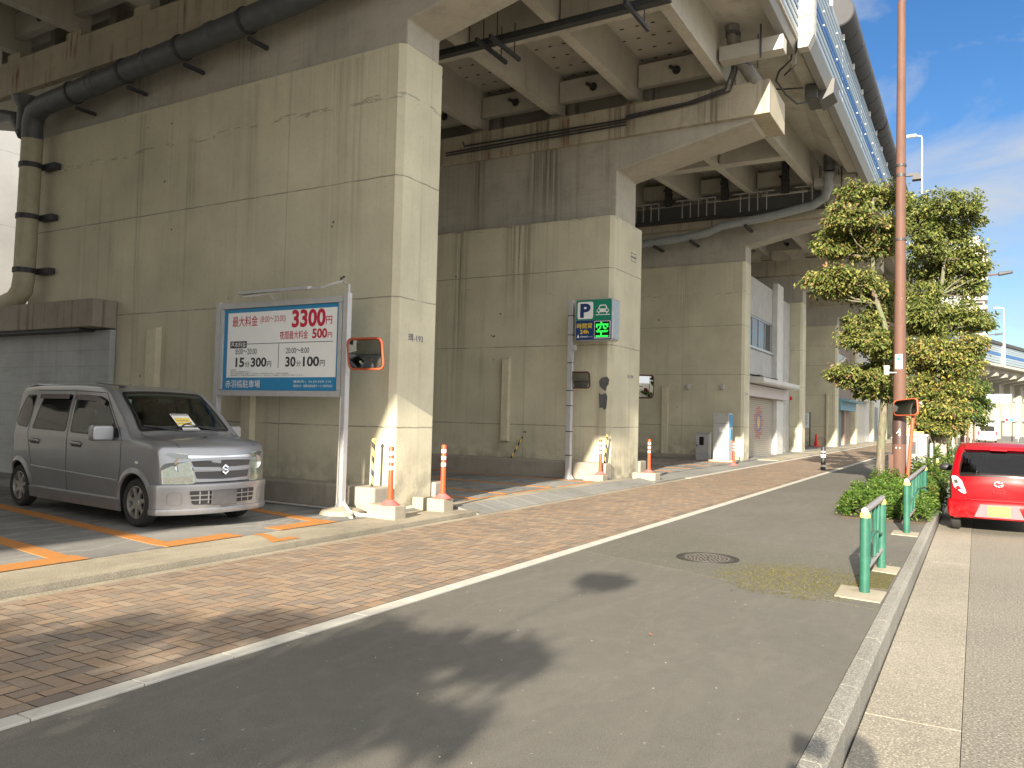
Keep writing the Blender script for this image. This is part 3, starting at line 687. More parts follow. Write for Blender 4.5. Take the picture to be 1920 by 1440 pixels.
# ================================================================== low panel wall with beam, buildings behind
t = thing('side_gate_wall', 'low grey panel wall under a stained concrete beam behind the van', 'wall', (-14.1, 9.2, 0))
b = MB(); b.box(-26, -14.10, 9.16, 9.28, 0, 2.93); part('panel', b, GREYW, t, bevel=.01)
b = MB(); b.box(-26, -14.10, 8.80, 9.285, 2.955, 3.48); part('beam', b, concrete('weathered_beam', (.30,.27,.23), 1.0, 0, 0, (), .95), t, bevel=.02)
b = MB(); b.box(-26, -14.6, 8.86, 9.2, 2.90, 2.953); part('gap_strip', b, DARKM, t)
t = thing('white_building', 'white panelled building seen past the downpipe at the left edge', 'building', (-27, 16, 0))
b = MB(); b.box(-47, -27, 9.5, 60, 0, 16); part('wall', b, concrete('white_panels', (.66,.66,.65), .2, 0, 0, (2.4,4.8,7.2,9.6,12), .1, 2.0), t)
for k, y in enumerate((12.2, 15.0, 17.8)):
    b = MB(); b.box(-26.99, -26.9, y+4, y+5.5, 1.0, 3.0); part('window', b, GLOSSBLK, t)
t = thing('mesh_fence', 'thin mesh fence below the white building at the left edge', 'fence', (-25, 13, 0))
b = MB()
for k in range(9): b.tube([(-25, 9+k*1.0, 0),(-25, 9+k*1.0, 3.5)], .025, 6)
part('post', b, DARKM, t); b = MB()
for z in (2.2, 2.6, 3.0, 3.45): b.tube([(-25,9,z),(-25,17,z)], .015, 5)
part('rail', b, DARKM, t)

t = thing('added_grey_building', 'plain grey building out of view on the far left, added to block sky light', 'building', (-27, -12, 0))  # unseen building, added to keep sky light from the left off the walls
b = MB(); b.box(-47, -27, -45, 9, 0, 13); part('wall', b, concrete('grey_panels', (.42,.42,.41), .3, 0, 0, (3.2,6.4,9.6), .2, 3.0), t)
for k in range(6):
    b = MB(); b.box(-26.995, -26.93, -40+k*8, -37+k*8, 4, 6); part('window', b, GLOSSBLK, t)

# ================================================================== office built in under the spans
t = thing('built_in_office', 'grey two storey office with beige shutter built in under the elevated road', 'building', (-8.0, 35, 0))
OX = -8.0
b = MB()   # front wall with openings
b.box(-14, OX, 30.62, 32.4, 0, 7.45); b.box(-14, OX, 32.4, 37.0, 5.88, 7.45); b.box(-14, OX, 32.4, 37.0, 2.95, 4.58); b.box(-14, OX, 36.95, 37.0, 4.58, 5.88); b.box(-14, OX, 37.0, 40.98, 0, 7.3)
b.box(-14, OX-.35, 32.4, 36.95, 4.58, 5.88)
part('wall', b, plain('grey_render', (.40,.40,.385), .85, 0, .2, 2.2, bump=.25), t)
b = MB(); b.box(OX, OX+.22, 37.0, 38.25, 2.9, 7.75); part('fin', b, OFFW, t, bevel=.01)
b = MB()
for y in (32.42, 33.5, 34.6, 35.75, 36.88): b.box(OX-.12, OX-.04, y, y+.06, 4.62, 5.84)
b.box(OX-.12, OX-.04, 32.42, 36.94, 4.58, 4.64); b.box(OX-.12, OX-.04, 32.42, 36.94, 5.82, 5.88)
wf = part('window', b, STEEL, t)
b = MB(); b.box(OX-.09, OX-.07, 32.48, 36.88, 4.64, 5.82); part('pane', b, TINT, wf)
b = MB(); b.box(OX-.32, OX-.3, 32.9, 33.4, 4.7, 5.8); b.box(OX-.32, OX-.3, 34.7, 35.6, 4.7, 5.8); part('blind', b, WHITER, wf)
b = MB(); b.box(OX, OX+.08, 32.35, 37.0, 4.50, 4.575); part('sill', b, STEEL, wf)
b = MB(); b.box(OX+.002, OX+.06, 32.2, 36.9, 0, 2.47); sh = part('shutter', b, SHUT1, t)
b = MB(); cx, cz = 34.3, 1.45
def ringyz(b, r0, r1, cy, cz, sy, sz, x, n=26, a0=0, a1=6.2832):
    vs = []; fs = []
    for i in range(n+1):
        a = a0+(a1-a0)*i/n
        for r in (r0, r1): vs.append((x, cy+r*math.cos(a)*sy, cz+r*math.sin(a)*sz))
    for i in range(n): fs.append((2*i, 2*i+1, 2*i+3, 2*i+2))
    b.add(vs, fs)
for k in range(9):
    a = 6.2832*k/9; ringyz(b, .10, .16, cx+.50*math.cos(a)*1.2, cz+.55*math.sin(a), 1.2, 1, OX+.064, 10)
part('shutter_emblem', b, plain('faded_red_emblem', (.42,.10,.09), .7), sh)
b = MB(); ringyz(b, .30, .38, cx, cz, 1.2, 1, OX+.064, 24); put_text(b, 'OPEN', cx-.55, cx+.55, 2.12, 2.24, lambda a, c: (OX+.064, a, c)) if False else None
part('shutter_ring', b, plain('faded_blue_emblem', (.16,.16,.36), .7), sh)
b = MB(); ringyz(b, .0, .18, cx, cz, 1.2, 1, OX+.064, 20); part('shutter_centre', b, plain('faded_yellow_emblem', (.5,.38,.12), .7), sh)
b = MB(); b.prism([(OX,3.0),(-7.10,2.98),(-7.05,3.05),(-7.05,3.20),(OX,3.28)], 'y', 31.2, 38.4); part('canopy', b, OFFW, t, bevel=.01)
b = MB(); b.box(OX, OX+.42, 31.3, 38.6, 2.49, 2.96); part('sign_box', b, PINKW, t, bevel=.02)
b = MB(); b.box(OX, OX+.25, 36.95, 38.3, 0, 2.48); part('door_pillar', b, OFFW, t, bevel=.01)
b = MB(); b.box(OX+.002, OX+.05, 38.6, 39.9, .05, 2.3); part('door', b, plain('grey_door', (.42,.42,.38), .5), t)
b = MB(); b.lathe([(.001,.12),(.07,.09),(.10,.0)], (0,0,0), 'x', 12)
b.v = [(OX+.43+v[0], 38.9+v[1], 2.62+v[2]) for v in b.v]; part('alarm_light', b, LAMPR, t, smooth=40)
for y in (33.4, 36.3):
    b = MB(); b.box(OX+.02, OX+.3, y, y+.5, 3.3, 3.42); part('floodlight', b, DARKM, t)
b = MB(); b.tube([(OX+.03,31.4,3.4),(OX+.03,36.8,3.42)], .03, 6); part('conduit', b, DARKM, t)
# second shop with blue canopy
t = thing('built_in_shop', 'narrow shop with blue canopy and blue shutter under the elevated road', 'shop', (-7.8, 57, 0))
b = MB(); b.box(-13, -7.8, 53.14, 61.46, 0, 8.2); part('wall', b, plain('brown_tile', (.23,.18,.15), .7, 0, .2, 6), t)
b = MB(); b.box(-7.8, -7.74, 53.4, 56.6, 0, 2.5); part('shutter', b, SHUT2, t)
b = MB(); b.prism([(-7.8,2.9),(-6.85,2.88),(-6.8,3.0),(-7.8,3.15)], 'y', 53.2, 60.5); part('canopy', b, BLUEC, t)
b = MB(); b.box(-7.8, -7.3, 53.2, 60.4, 2.35, 2.88); part('sign_box', b, BLUEC, t)
b = MB(); b.box(-7.8, -7.6, 57, 57.6, 0, 2.35); part('door_pillar', b, plain('brown_post', (.30,.22,.18), .6), t)
b = MB(); b.box(-7.8, -7.72, 54.5, 59.5, 4.6, 6.0); part('window', b, TINT, t)
t = thing('store_front', 'white double door front built between the far piers', 'shop', (-7.7, 67, 0))
b = MB(); b.box(-13, -7.7, 62.45, 72.15, 0, 8.2); part('wall', b, OFFW, t)
b = MB(); b.box(-7.7, -7.64, 63.2, 68.5, .05, 3.0); part('door', b, PANEL_W, t); b = MB(); b.box(-7.7, -7.1, 62.5, 70, 3.2, 3.5); part('canopy', b, OFFW, t)
t = thing('store_front', 'pale recessed wall between the two farthest straight piers', 'shop', (-7.8, 78, 0))
b = MB(); b.box(-13, -7.8, 73.24, 83.16, 0, 8.2); part('wall', b, OFFW, t); b = MB(); b.box(-7.8, -7.74, 75, 79, .05, 3.0); part('door', b, SHUT2, t)
# ================================================================== vehicles
def interp(tab, u):
    if u <= tab[0][0]: return tab[0][1]
    for (a, va), (b, vb) in zip(tab, tab[1:]):
        if u <= b:
            t = (u-a)/(b-a); return va+(vb-va)*t
    return tab[-1][1]
def smooth_tab(tab, n=3, step=.03):
    a, b = tab[0][0], tab[-1][0]; k = int((b-a)/step)+1
    xs = [a+(b-a)*i/(k-1) for i in range(k)]; ys = [interp(tab, x) for x in xs]
    for _ in range(n): ys = [ys[0]]+[(ys[i-1]+2*ys[i]+ys[i+1])/4 for i in range(1, k-1)]+[ys[-1]]
    return list(zip(xs, ys))
def inset_poly(P, d):
    n = len(P); ar = sum(P[i][0]*P[(i+1)%n][1]-P[(i+1)%n][0]*P[i][1] for i in range(n)); s = 1 if ar > 0 else -1
    L = []
    for i in range(n):
        a, b = Vector(P[i]), Vector(P[(i+1)%n]); e = (b-a).normalized(); nn = Vector((-e.y, e.x))*s; L.append((a+nn*d, e))
    out = []
    for i in range(n):
        (p, e), (q, f) = L[i-1], L[i]; den = e.x*f.y-e.y*f.x
        if abs(den) < 1e-6: out.append(tuple(q)); continue
        t = ((q.x-p.x)*f.y-(q.y-p.y)*f.x)/den; out.append(tuple(p+e*t))
    return out
def inside(P, x, y):
    c = False; n = len(P); j = n-1
    for i in range(n):
        if (P[i][1] > y) != (P[j][1] > y) and x < (P[j][0]-P[i][0])*(y-P[i][1])/(P[j][1]-P[i][1])+P[i][0]: c = not c
        j = i
    return c
def round_poly(P, r, k=4):
    out = []; n = len(P)
    for i in range(n):
        p, a, b = Vector(P[i]), Vector(P[i-1]), Vector(P[(i+1)%n])
        d1 = min(r, (a-p).length*.45); d2 = min(r, (b-p).length*.45)
        s, e = p+(a-p).normalized()*d1, p+(b-p).normalized()*d2
        for j in range(k+1):
            t = j/k; out.append(tuple(s*(1-t)**2+p*2*t*(1-t)+e*t*t))
    return out
def fill(outer, holes=(), step=.08):
    """triangulate a polygon with inner points so that it can follow a curved surface"""
    def sub(P):
        o = []
        for i in range(len(P)):
            a, b = Vector(P[i]), Vector(P[(i+1)%len(P)]); k = max(1, int((b-a).length/step))
            o += [a+(b-a)*(j/k) for j in range(k)]
        return o
    vs = []; es = []
    for P in [outer]+list(holes):
        s = sub(P); o = len(vs); vs += s; es += [(o+i, o+(i+1)%len(s)) for i in range(len(s))]
    xs = [p[0] for p in outer]; ys = [p[1] for p in outer]
    x = min(xs)+step/2
    while x < max(xs):
        y = min(ys)+step/2
        while y < max(ys):
            if inside(inset_poly(outer, step*.35), x, y) and inside(outer, x, y): vs.append(Vector((x, y)))
            y += step
        x += step
    r = geometry.delaunay_2d_cdt(vs, es, [], 1, 1e-6)
    V, F = r[0], r[2]; fs = []
    for f in F:
        c = sum((V[i] for i in f), Vector((0,0)))/len(f)
        if inside(outer, c.x, c.y) and not any(inside(h, c.x, c.y) for h in holes): fs.append(tuple(f))
    return [tuple(v) for v in V], fs

class Car:
    """u forward, v to the car's left, z up; wheels at u = 0 and u = -wb"""
    def __init__(s, top, W, belt, k, wheels, Rw, zbot, bulge_f, bulge_r, rc=.09, crown=.03, under=.0):
        s.top = smooth_tab(top); s.W = smooth_tab(W, 2); s.belt, s.k, s.wheels, s.Rw, s.zb0 = belt, k, wheels, Rw, zbot
        s.bf, s.br, s.rc, s.crown, s.under = bulge_f, bulge_r, rc, crown, under
        s.u0, s.u1 = top[0][0], top[-1][0]
    def w(s, u, z):
        w = interp(s.W, u)
        if z > s.belt: w -= s.k*(z-s.belt)+s.k*.25*max(0, z-s.belt-.35)
        else: w -= .06*((s.belt-.22-z)/.6)**2 if z < s.belt-.22 else 0
        return max(.05, w)
    def ztop(s, u): return interp(s.top, u)
    def warp(s, u, v, z=0):
        w = interp(s.W, u); x = u; q = min(1, abs(v)/max(w, .1))
        g = max(0, min(1, (u-(s.u1-.55))/.55)); x -= s.bf*(q**2.6)*g*g
        g = max(0, min(1, ((s.u0+.45)-u)/.45)); x += s.br*(q**2.6)*g*g
        return x
    def zbot(s, u):
        z = s.zb0
        for uw in s.wheels:
            d = s.Rw*s.Rw-(u-uw)**2
            if d > 0: z = max(z, .275+math.sqrt(d))
        return z
    def side(s, u, z, sg, off=0):
        w = s.w(u, z); return (s.warp(u, w), sg*(w+off), z)
    def roofz(s, u, v): return s.ztop(u)+s.crown*(1-(v/max(.2, s.w(u, s.ztop(u)-.05)))**2)
    def body(s, holes_side, holes_top, paint, dark):
        us = []; u = s.u0
        while u < s.u1: us.append(u); u += .022
        us.append(s.u1)
        zs = [i/46 for i in range(47)]; b = MB(); rows = []; idx = []
        for u in us:
            zt = s.ztop(u); zb = s.zbot(u); rc = min(s.rc, (zt-zb)*.4); zc = zt-rc
            half = []
            for t in zs: z = zb+(zc-zb)*t; half.append((s.w(u, z), z))
            wc = s.w(u, zc)
            for i in range(1, 6):
                a = i/5*math.pi/2; half.append((wc-rc*.9*(1-math.cos(a))-s.k*rc*.3*math.sin(a), zc+rc*math.sin(a)))
            we = half[-1][0]
            for i in range(1, 13): v = we*(1-i/12); half.append((v, zt+s.crown*(1-(v/we)**2)))
            full = [(v, z) for v, z in half]+[(-v, z) for v, z in reversed(half[:-1])]
            rows.append(full)
        n = len(rows[0])
        for u, row in zip(us, rows):
            b.v += [(s.warp(u, v), v, z) for v, z in row]
        nh = len(zs)
        for i in range(len(us)-1):
            for j in range(n-1):
                q = (i*n+j, (i+1)*n+j, (i+1)*n+j+1, i*n+j+1)
                uc = (us[i]+us[i+1])/2; vv = [rows[a//n][a % n] for a in q]; vc = sum(p[0] for p in vv)/4; zc = sum(p[1] for p in vv)/4
                if j < nh-1 or j > n-nh-1:
                    if any(inside(P, uc, zc) for P in holes_side): continue
                else:
                    if any(inside(P, uc, vc) for P in holes_top): continue
                b.f.append(q); b.m.append(0); b.c.append(None)
            q = (i*n, i*n+n-1, (i+1)*n+n-1, (i+1)*n); b.f.append(q); b.m.append(1); b.c.append(None)
        b.f.append(tuple(range(n))); b.m.append(0); b.c.append(None)
        b.f.append(tuple(range((len(us)-1)*n+n-1, (len(us)-1)*n-1, -1))); b.m.append(0); b.c.append(None)
        return b
    def side_patch(s, b, P, sg, off=.004, holes=(), step=.09, m=0):
        V, F = fill(P, holes, step)
        b.add([s.side(u, z, sg, off) for u, z in V], [f if sg < 0 else f[::-1] for f in F], m)
    def side_line(s, b, pts, sg, w=.007, off=.002, m=0):
        for a, c in zip(pts, pts[1:]):
            a, c = Vector(a), Vector(c); k = max(1, int((c-a).length/.06)); d = (c-a).normalized(); nn = Vector((-d.y, d.x))*w/2
            for i in range(k):
                p, q = a+(c-a)*(i/k), a+(c-a)*((i+1)/k)
                b.add([s.side(*(p-nn), sg, off), s.side(*(q-nn), sg, off), s.side(*(q+nn), sg, off), s.side(*(p+nn), sg, off)], [(0,1,2,3) if sg < 0 else (3,2,1,0)], m)
    def side_bar(s, b, pts, sg, h, d, ch=.006):
        prof = [(-h/2, 0), (-h/2+ch*.3, d), (h/2-ch, d), (h/2, d*.25), (h/2+ch*.3, 0)]
        a, c = Vector(pts[0]), Vector(pts[-1]); k = max(2, int((c-a).length/.08)); rows = []
        for i in range(k+1):
            p = a+(c-a)*(i/k); rows.append([s.side(p.x, p.y+z, sg, o) for z, o in prof])
        q = len(prof); fs = [(i*q+j, i*q+j+1, (i+1)*q+j+1, (i+1)*q+j) for i in range(k) for j in range(q-1)]+[tuple(range(q)), tuple(range(k*q+q-1, k*q-1, -1))]
        b.add([p for r in rows for p in r], fs if sg > 0 else [f[::-1] for f in fs])
    def top_patch(s, b, P, off=.004, holes=(), step=.09, m=0):
        V, F = fill(P, holes, step)
        vs = []
        for u, v in V:
            e = .01; n = Vector((-(s.roofz(u+e, v)-s.roofz(u-e, v))/(2*e), -(s.roofz(u, v+e)-s.roofz(u, v-e))/(2*e), 1)).normalized()
            vs.append(Vector((s.warp(u, v), v, s.roofz(u, v)))+n*off)
        b.add(vs, F, m)
    def end_patch(s, b, P, front, off=.005, rake=0, z0=0, holes=(), step=.07, m=0):
        V, F = fill(P, holes, step); u = s.u1 if front else s.u0; d = 1 if front else -1
        b.add([(s.warp(u, v)+d*off+rake*(z-z0), v, z) for v, z in V], [f if front else f[::-1] for f in F], m)
    def end_solid(s, b, P, front, off, depth, step=.07, rake=0, z0=0, m=0):
        """patch with thickness standing proud of the front or rear face"""
        V, F = fill(P, (), step); u = s.u1 if front else s.u0; d = 1 if front else -1; o = len(b.v)
        s.end_patch(b, P, front, off+depth, rake, z0, (), step, m)
        Q = []
        for i in range(len(P)):
            a, c = Vector(P[i]), Vector(P[(i+1)%len(P)]); k = max(1, int((c-a).length/step)); Q += [a+(c-a)*(j/k) for j in range(k)]
        n = len(Q); vs = [(s.warp(u, p[0])+d*(off+depth)+rake*(p[1]-z0), p[0], p[1]) for p in Q]+[(s.warp(u, p[0])+d*(off-.03)+rake*(p[1]-z0), p[0], p[1]) for p in Q]
        b.add(vs, [(i, n+i, n+(i+1)%n, (i+1)%n) for i in range(n)], m)
def wheel(parent, name, c, r, w, sg, spokes, rim):
    """sg = side the outer face looks to along v"""
    b = MB(); o = sg
    prof = [(r*.66, -w/2), (r*.90, -w/2), (r*.985, -w/2+.025), (r, -w/4), (r, w/4), (r*.985, w/2-.025), (r*.90, w/2), (r*.68, w/2-.006), (r*.66, w/2-.02)]
    b.lathe([(p, h*o) for p, h in prof], c, 'y', 32)
    if o < 0: b.f = [f[::-1] for f in b.f]
    t = part(name, b, RUBBER, parent, smooth=40)
    b = MB(); rr = r*.69
    b.lathe([(rr*.99, o*(w/2-.012)), (rr*.93, o*(w/2-.008)), (rr*.90, o*(w/2-.035)), (rr*.88, o*-.02)], c, 'y', 32)
    b.lathe([(.001, o*(w/2-.022)), (rr*.20, o*(w/2-.020)), (rr*.27, o*(w/2-.035)), (rr*.27, o*-.01)], c, 'y', 20)
    for k in range(spokes):
        a = 6.2832*k/spokes+.2; rad = Vector((math.cos(a), 0, math.sin(a))); tn = Vector((-math.sin(a), 0, math.cos(a))); cc = Vector(c)
        y1, y2 = o*(w/2-.034), o*(w/2-.022)
        vs = []
        for rad_f, wd_, yy in ((.22, .40, y1+.008*o), (.60, .20, y2), (.93, .34, y1+.012*o)):
            for q in (-1, 1): vs.append(cc+rad*rr*rad_f+tn*q*wd_*rr*.5+Vector((0, yy, 0)))
        vs += [v-Vector((0, o*.02, 0)) for v in vs]
        fs = [(0,1,3,2), (2,3,5,4), (6,8,9,7), (8,10,11,9), (0,2,8,6), (2,4,10,8), (1,7,9,3), (3,9,11,5)]
        b.add(vs, fs)
    part('rim', b, rim, t, smooth=30)
    b = MB(); b.lathe([(.001, o*(-.01)), (rr*.88, o*(-.01))], c, 'y', 20); part('brake_backing', b, plain('brake_dark', (.03,.03,.03), .7) if 'brake_dark' not in bpy.data.materials else bpy.data.materials['brake_dark'], t)
    return t
def seat(parent, u, v, z=.30, h=.62, name='seat'):
    b = MB(); b.box(u-.22, u+.25, v-.23, v+.23, z, z+.2); b.prism([(u-.22,z+.15),(u-.08,z+.15),(u-.22,z+.2+h),(u-.33,z+.2+h)], 'y', v-.22, v+.22)
    b.prism([(u-.25,z+.22+h),(u-.17,z+.22+h),(u-.20,z+.42+h),(u-.28,z+.42+h)], 'y', v-.13, v+.13)
    part(name, b, SEAT, parent, bevel=.04, seg=3)
def win_ring(car, kind, P, d=.032, **k):
    """window patch: black border and clear middle"""
    return P, inset_poly(P, d)

# ---------------------------------------------------------------- silver tall hatchback
VAN_K = 1.26
VAN_LOC, VAN_YAW, VAN_S = (-8.62, 6.78, .062), R(-5.0), 1.045
L_ = 2.42
van = thing('parked_van', 'silver tall boxy hatchback parked under the elevated road, notice on its windscreen', 'car', (0,0,0), None, True)
vt = [(-L_-.36,1.40),(-L_-.33,1.545),(-L_-.22,1.60),(-L_+.2,1.625),(-1.3,1.63),(-.90,1.61),(-.72,1.575),(-.64,1.54),(-.12,1.06),(-.04,1.02),(.12,1.0),(.30,.985),(.48,.955),(.58,.925),(.635,.86),(.655,.75)]
vw = [(-L_-.36,.66),(-L_-.2,.715),(-L_+.2,.735),(.1,.735),(.4,.725),(.60,.70),(.655,.69)]
car = Car(vt, vw, .98, .16, (0,-L_), .33, .20, .20, .08, .075, .03)
F_DOOR = round_poly([(-1.27,1.03),(-.34,1.005),(-.37,1.06),(-.68,1.45),(-.80,1.49),(-1.27,1.51)], .05)
R_DOOR = round_poly([(-2.08,1.05),(-1.36,1.035),(-1.36,1.51),(-1.95,1.51)], .05)
QTR = round_poly([(-2.66,1.14),(-2.50,1.08),(-2.20,1.06),(-2.12,1.50),(-2.42,1.50)], .05)
WSC = round_poly([(-.125,-.605),(-.125,.605),(-.64,.535),(-.64,-.535)], .05)
ins = [inset_poly(P, .045) for P in (F_DOOR, R_DOOR, QTR)]
bd = part('body', car.body(ins, [inset_poly(WSC, .05)], SILVER, BLKP), [SILVER, BLKP], van, smooth=32)
for sg in (-1, 1):
    for nm, P, gm in (('front_door_window', F_DOOR, GLASS), ('rear_door_window', R_DOOR, TINT), ('quarter_window', QTR, TINT)):
        b = MB(); car.side_patch(b, P, sg, .003, [inset_poly(P, .022)]); fr = part(nm, b, GLOSSBLK, van)
        b = MB(); car.side_patch(b, inset_poly(P, .022), sg, .002); part('pane', b, gm, fr)
    b = MB()
    for pts in ([(-.29,1.0),(-.29,.66),(-.35,.44),(-.39,.28)], [(-1.315,1.56),(-1.315,.24)], [(-2.14,1.50),(-2.16,1.0),(-2.06,.66),(-2.05,.6)], [(-.29,1.0),(-.45,1.20),(-.72,1.53),(-1.315,1.555),(-2.12,1.555)], [(-2.05,.235),(-.40,.225)]):
        car.side_line(b, pts, sg, .009)
    part('door_seam', b, BLKP, van)
    b = MB(); car.side_bar(b, [(-2.04,.56),(-.36,.50)], sg, .03, .016); part('side_moulding', b, SILVER, van)
    b = MB(); car.side_bar(b, [(-2.08,.235),(-.335,.225)], sg, .15, .035, .012); part('side_sill', b, SILVER, van)
    for u in (-1.98, -1.12):
        b = MB(); car.side_patch(b, round_poly([(u-.10,.86),(u+.10,.855),(u+.10,.925),(u-.10,.93)], .03), sg, .004); hb = part('handle_recess', b, DARKM, van)
        b = MB(); x0 = car.side(u-.09, .905, sg, .02); x1 = car.side(u+.09, .90, sg, .02); b.tube([x0, x1], .018, 8); part('door_handle', b, SILVER, van, smooth=40)
    b = MB(); car.side_line(b, [(-1.26,1.475),(-.84,1.455),(-.68,1.40)], sg, .06, .03); car.side_line(b, [(-2.0,1.48),(-1.38,1.48)], sg, .06, .03); part('rain_visor', b, plain('smoked_visor', (.10,.085,.085), .2), van)
    # mirror
    b = MB(); y = sg*(.74+.135); P = round_poly([(y-.125,.965),(y+.125,.965),(y+.125,1.145),(y-.125,1.145)], .045, 4); b.prism(P, 'x', -.50, -.40); mi = part('door_mirror', b, SILVER, van, smooth=50, bevel=.022, seg=3)
    b = MB(); b.box(-.50, -.46, min(sg*.68,sg*.83), max(sg*.68,sg*.83), .965, 1.02); part('mirror_arm', b, BLKP, mi)
    b = MB(); P = [(-.56,1.008),(-.35,1.003),(-.38,1.048),(-.50,1.17)]; car.side_patch(b, P, sg, .008); part('mirror_sail', b, BLKP, van)
    b = MB(); p = car.side(.06, .735, sg, .008); b.ball(p, .03, 10, 0, (1.3, .4, .7)); part('side_marker', b, CLEARP, van, smooth=60)
    # wheel arch lips
    for uw in (0, -L_):
        b = MB(); vs = []; n = 24
        for i in range(n+1):
            a = math.pi*i/n
            for r_, of in ((.33, .002), (.345, .022), (.385, .010), (.40, .001)):
                uu, zz = uw+r_*math.cos(a), .275+r_*math.sin(a); vs.append(car.side(min(uu, .64), zz, sg, of))
        fs = []
        for i in range(n):
            for j in range(3):
                q = (4*i+j, 4*i+j+1, 4*i+j+5, 4*i+j+4); fs.append(q if sg > 0 else q[::-1])
        b.add(vs, fs); part('arch_lip', b, SILVER, van, smooth=50)
for uw in (0, -L_):
    for sg in (-1, 1): wheel(van, 'wheel', (uw, sg*.625, .278), .278, .16, sg, 7, ALLOY)
    b = MB(); b.lathe([(.32,-.66),(.32,.66)], (uw,0,.275), 'y', 28); b.f = [f for f in b.f if sum(b.v[i][2] for i in f)/4 > .24]; b.m = [0]*len(b.f); b.c = [None]*len(b.f)
    part('wheel_well', b, BLKP, van)
b = MB(); car.top_patch(b, WSC, .006, [inset_poly(WSC, .035)]); ws = part('windscreen', b, GLOSSBLK, van)
b = MB(); car.top_patch(b, inset_poly(WSC, .035), .005, (), .1); part('pane', b, GLASS, ws)
b = MB(); b.box(-.60, -.57, -.10, .10, 1.42, 1.48); part('rear_view_mirror', b, DARKM, van, bevel=.01)
b = MB(); b.box(-.64, -.638, -.50, -.45, 1.43, 1.48); b.v = [(x+.06, y+.015, z-.02) for x, y, z in b.v]; part('inspection_sticker', b, BOARDW, van)
# interior
b = MB(); b.box(-2.6, .1, -.64, .64, .30, .36); part('cabin_floor', b, BLKP, van)
b = MB(); b.prism([(-.06,.55),(-.08,.965),(-.26,.985),(-.48,.93),(-.48,.55)], 'y', -.62, .62); part('dashboard', b, SEAT, van, bevel=.03)
b = MB(); b.tube([(-.60+.05*math.sin(a), -.33+.18*math.cos(a), .93+.17*math.sin(a)) for a in [i*6.2832/20 for i in range(21)]], .014, 6); part('steering_wheel', b, BLKP, van)
for v in (-.33, .33): seat(van, -1.0, v)
for v in (-.33, .33): seat(van, -1.95, v)
# front: bonnet edges, lamps, grille, bumper
b = MB()
def top_line(b, pts, w=.008):
    for a, c in zip(pts, pts[1:]):
        a, c = Vector(a), Vector(c); d = (c-a).normalized(); nn = Vector((-d.y, d.x))*w/2; k = max(1, int((c-a).length/.05))
        for i in range(k):
            p, q = a+(c-a)*(i/k), a+(c-a)*((i+1)/k)
            b.add([(car.warp(*x), x[1], car.roofz(*x)+.003) for x in (p-nn, q-nn, q+nn, p+nn)], [(0,1,2,3)])
for sg in (-1, 1): top_line(b, [(-.10,.605*sg),(.20,.575*sg),(.58,.50*sg)])
part('bonnet_seam', b, BLKP, van)
for sg in (-1, 1):
    b = MB(); P = round_poly([(sg*.355,.52),(sg*.672,.50),(sg*.682,.84),(sg*.615,.872),(sg*.42,.855)], .03); P = P if sg > 0 else P[::-1]
    car.end_solid(b, P, True, .0, .012, .05, -.10, .5); hl = part('headlight', b, plain('headlight_bowl', (.55,.56,.50), .3, .5, .25, 30) if 'headlight_bowl' not in bpy.data.materials else bpy.data.materials['headlight_bowl'], van)
    b = MB(); car.end_patch(b, inset_poly(P, .006), True, .022, -.10, .5); part('lens', b, LENS, hl)
    b = MB(); x = car.warp(.655, sg*.52)+.005; b.lathe([(.001,0),(.05,.01),(.085,.018)], (0,0,0), 'x', 18); b.v = [(x+v[0]-.028, sg*.50+v[1], .735+v[2]) for v in b.v]; part('reflector', b, CHROME, hl, smooth=60)
    b = MB(); P2 = [(sg*.38,.535),(sg*.66,.52),(sg*.665,.585),(sg*.39,.60)]; car.end_patch(b, P2 if sg > 0 else P2[::-1], True, .0135, -.10, .5); part('turn_signal', b, plain('turn_lens', (.62,.56,.45), .2, .2, .4, 60) if 'turn_lens' not in bpy.data.materials else bpy.data.materials['turn_lens'], hl)
MESH = G('grille_mesh'); _o = MESH.xyz(MESH.obj()); _s = MESH.math('FRACT', MESH.math('MULTIPLY', MESH.math('ADD', _o[1], _o[2]), 45)); _t = MESH.math('FRACT', MESH.math('MULTIPLY', MESH.math('SUBTRACT', _o[1], _o[2]), 45))
_k = MESH.math('MAXIMUM', MESH.math('COMPARE', _s, .5, .14), MESH.math('COMPARE', _t, .5, .14)); MESH = MESH.out(MESH.mix(_k, (.012,.012,.013), (.10,.10,.105)), .5)
b = MB(); P = round_poly([(-.375,.53),(.375,.53),(.435,.815),(-.435,.815)], .02); car.end_solid(b, P, True, 0, .006, .06, -.10, .5); part('grille_surround', b, SILVER, van)
for za_, zb_, wa, wb in ((.705,.785,.368,.40), (.57,.65,.34,.362)):
    b = MB(); P = round_poly([(-wa,za_),(0,za_-.012),(wa,za_),(wb,zb_),(0,zb_-.006),(-wb,zb_)], .02); car.end_patch(b, P, True, .010, -.10, .5); part('grille', b, MESH, van)
b = MB(); car.end_solid(b, round_poly([(-.43,.803),(0,.79),(.43,.803),(.435,.835),(0,.822),(-.435,.835)], .008), True, .006, .014, .06, -.10, .5); part('chrome_bar', b, CHROME, van)
b = MB(); car.end_solid(b, round_poly([(-.38,.667),(0,.65),(.38,.667),(.385,.696),(0,.679),(-.385,.696)], .008), True, .006, .018, .06, -.10, .5); part('grille_bar', b, SILVER, van)
b = MB()
for P in ([(-.045,0.687),(.0,0.727),(.045,0.694),(.03,0.682),(.0,0.704),(-.02,0.687)], [(.045,0.647),(0,0.607),(-.045,0.640),(-.03,0.652),(0,0.630),(.02,0.647)], [(-.045,0.687),(-.03,0.672),(.045,0.647),(.03,0.662)]): car.end_solid(b, P, True, .03, .006, .1, -.10, .5)
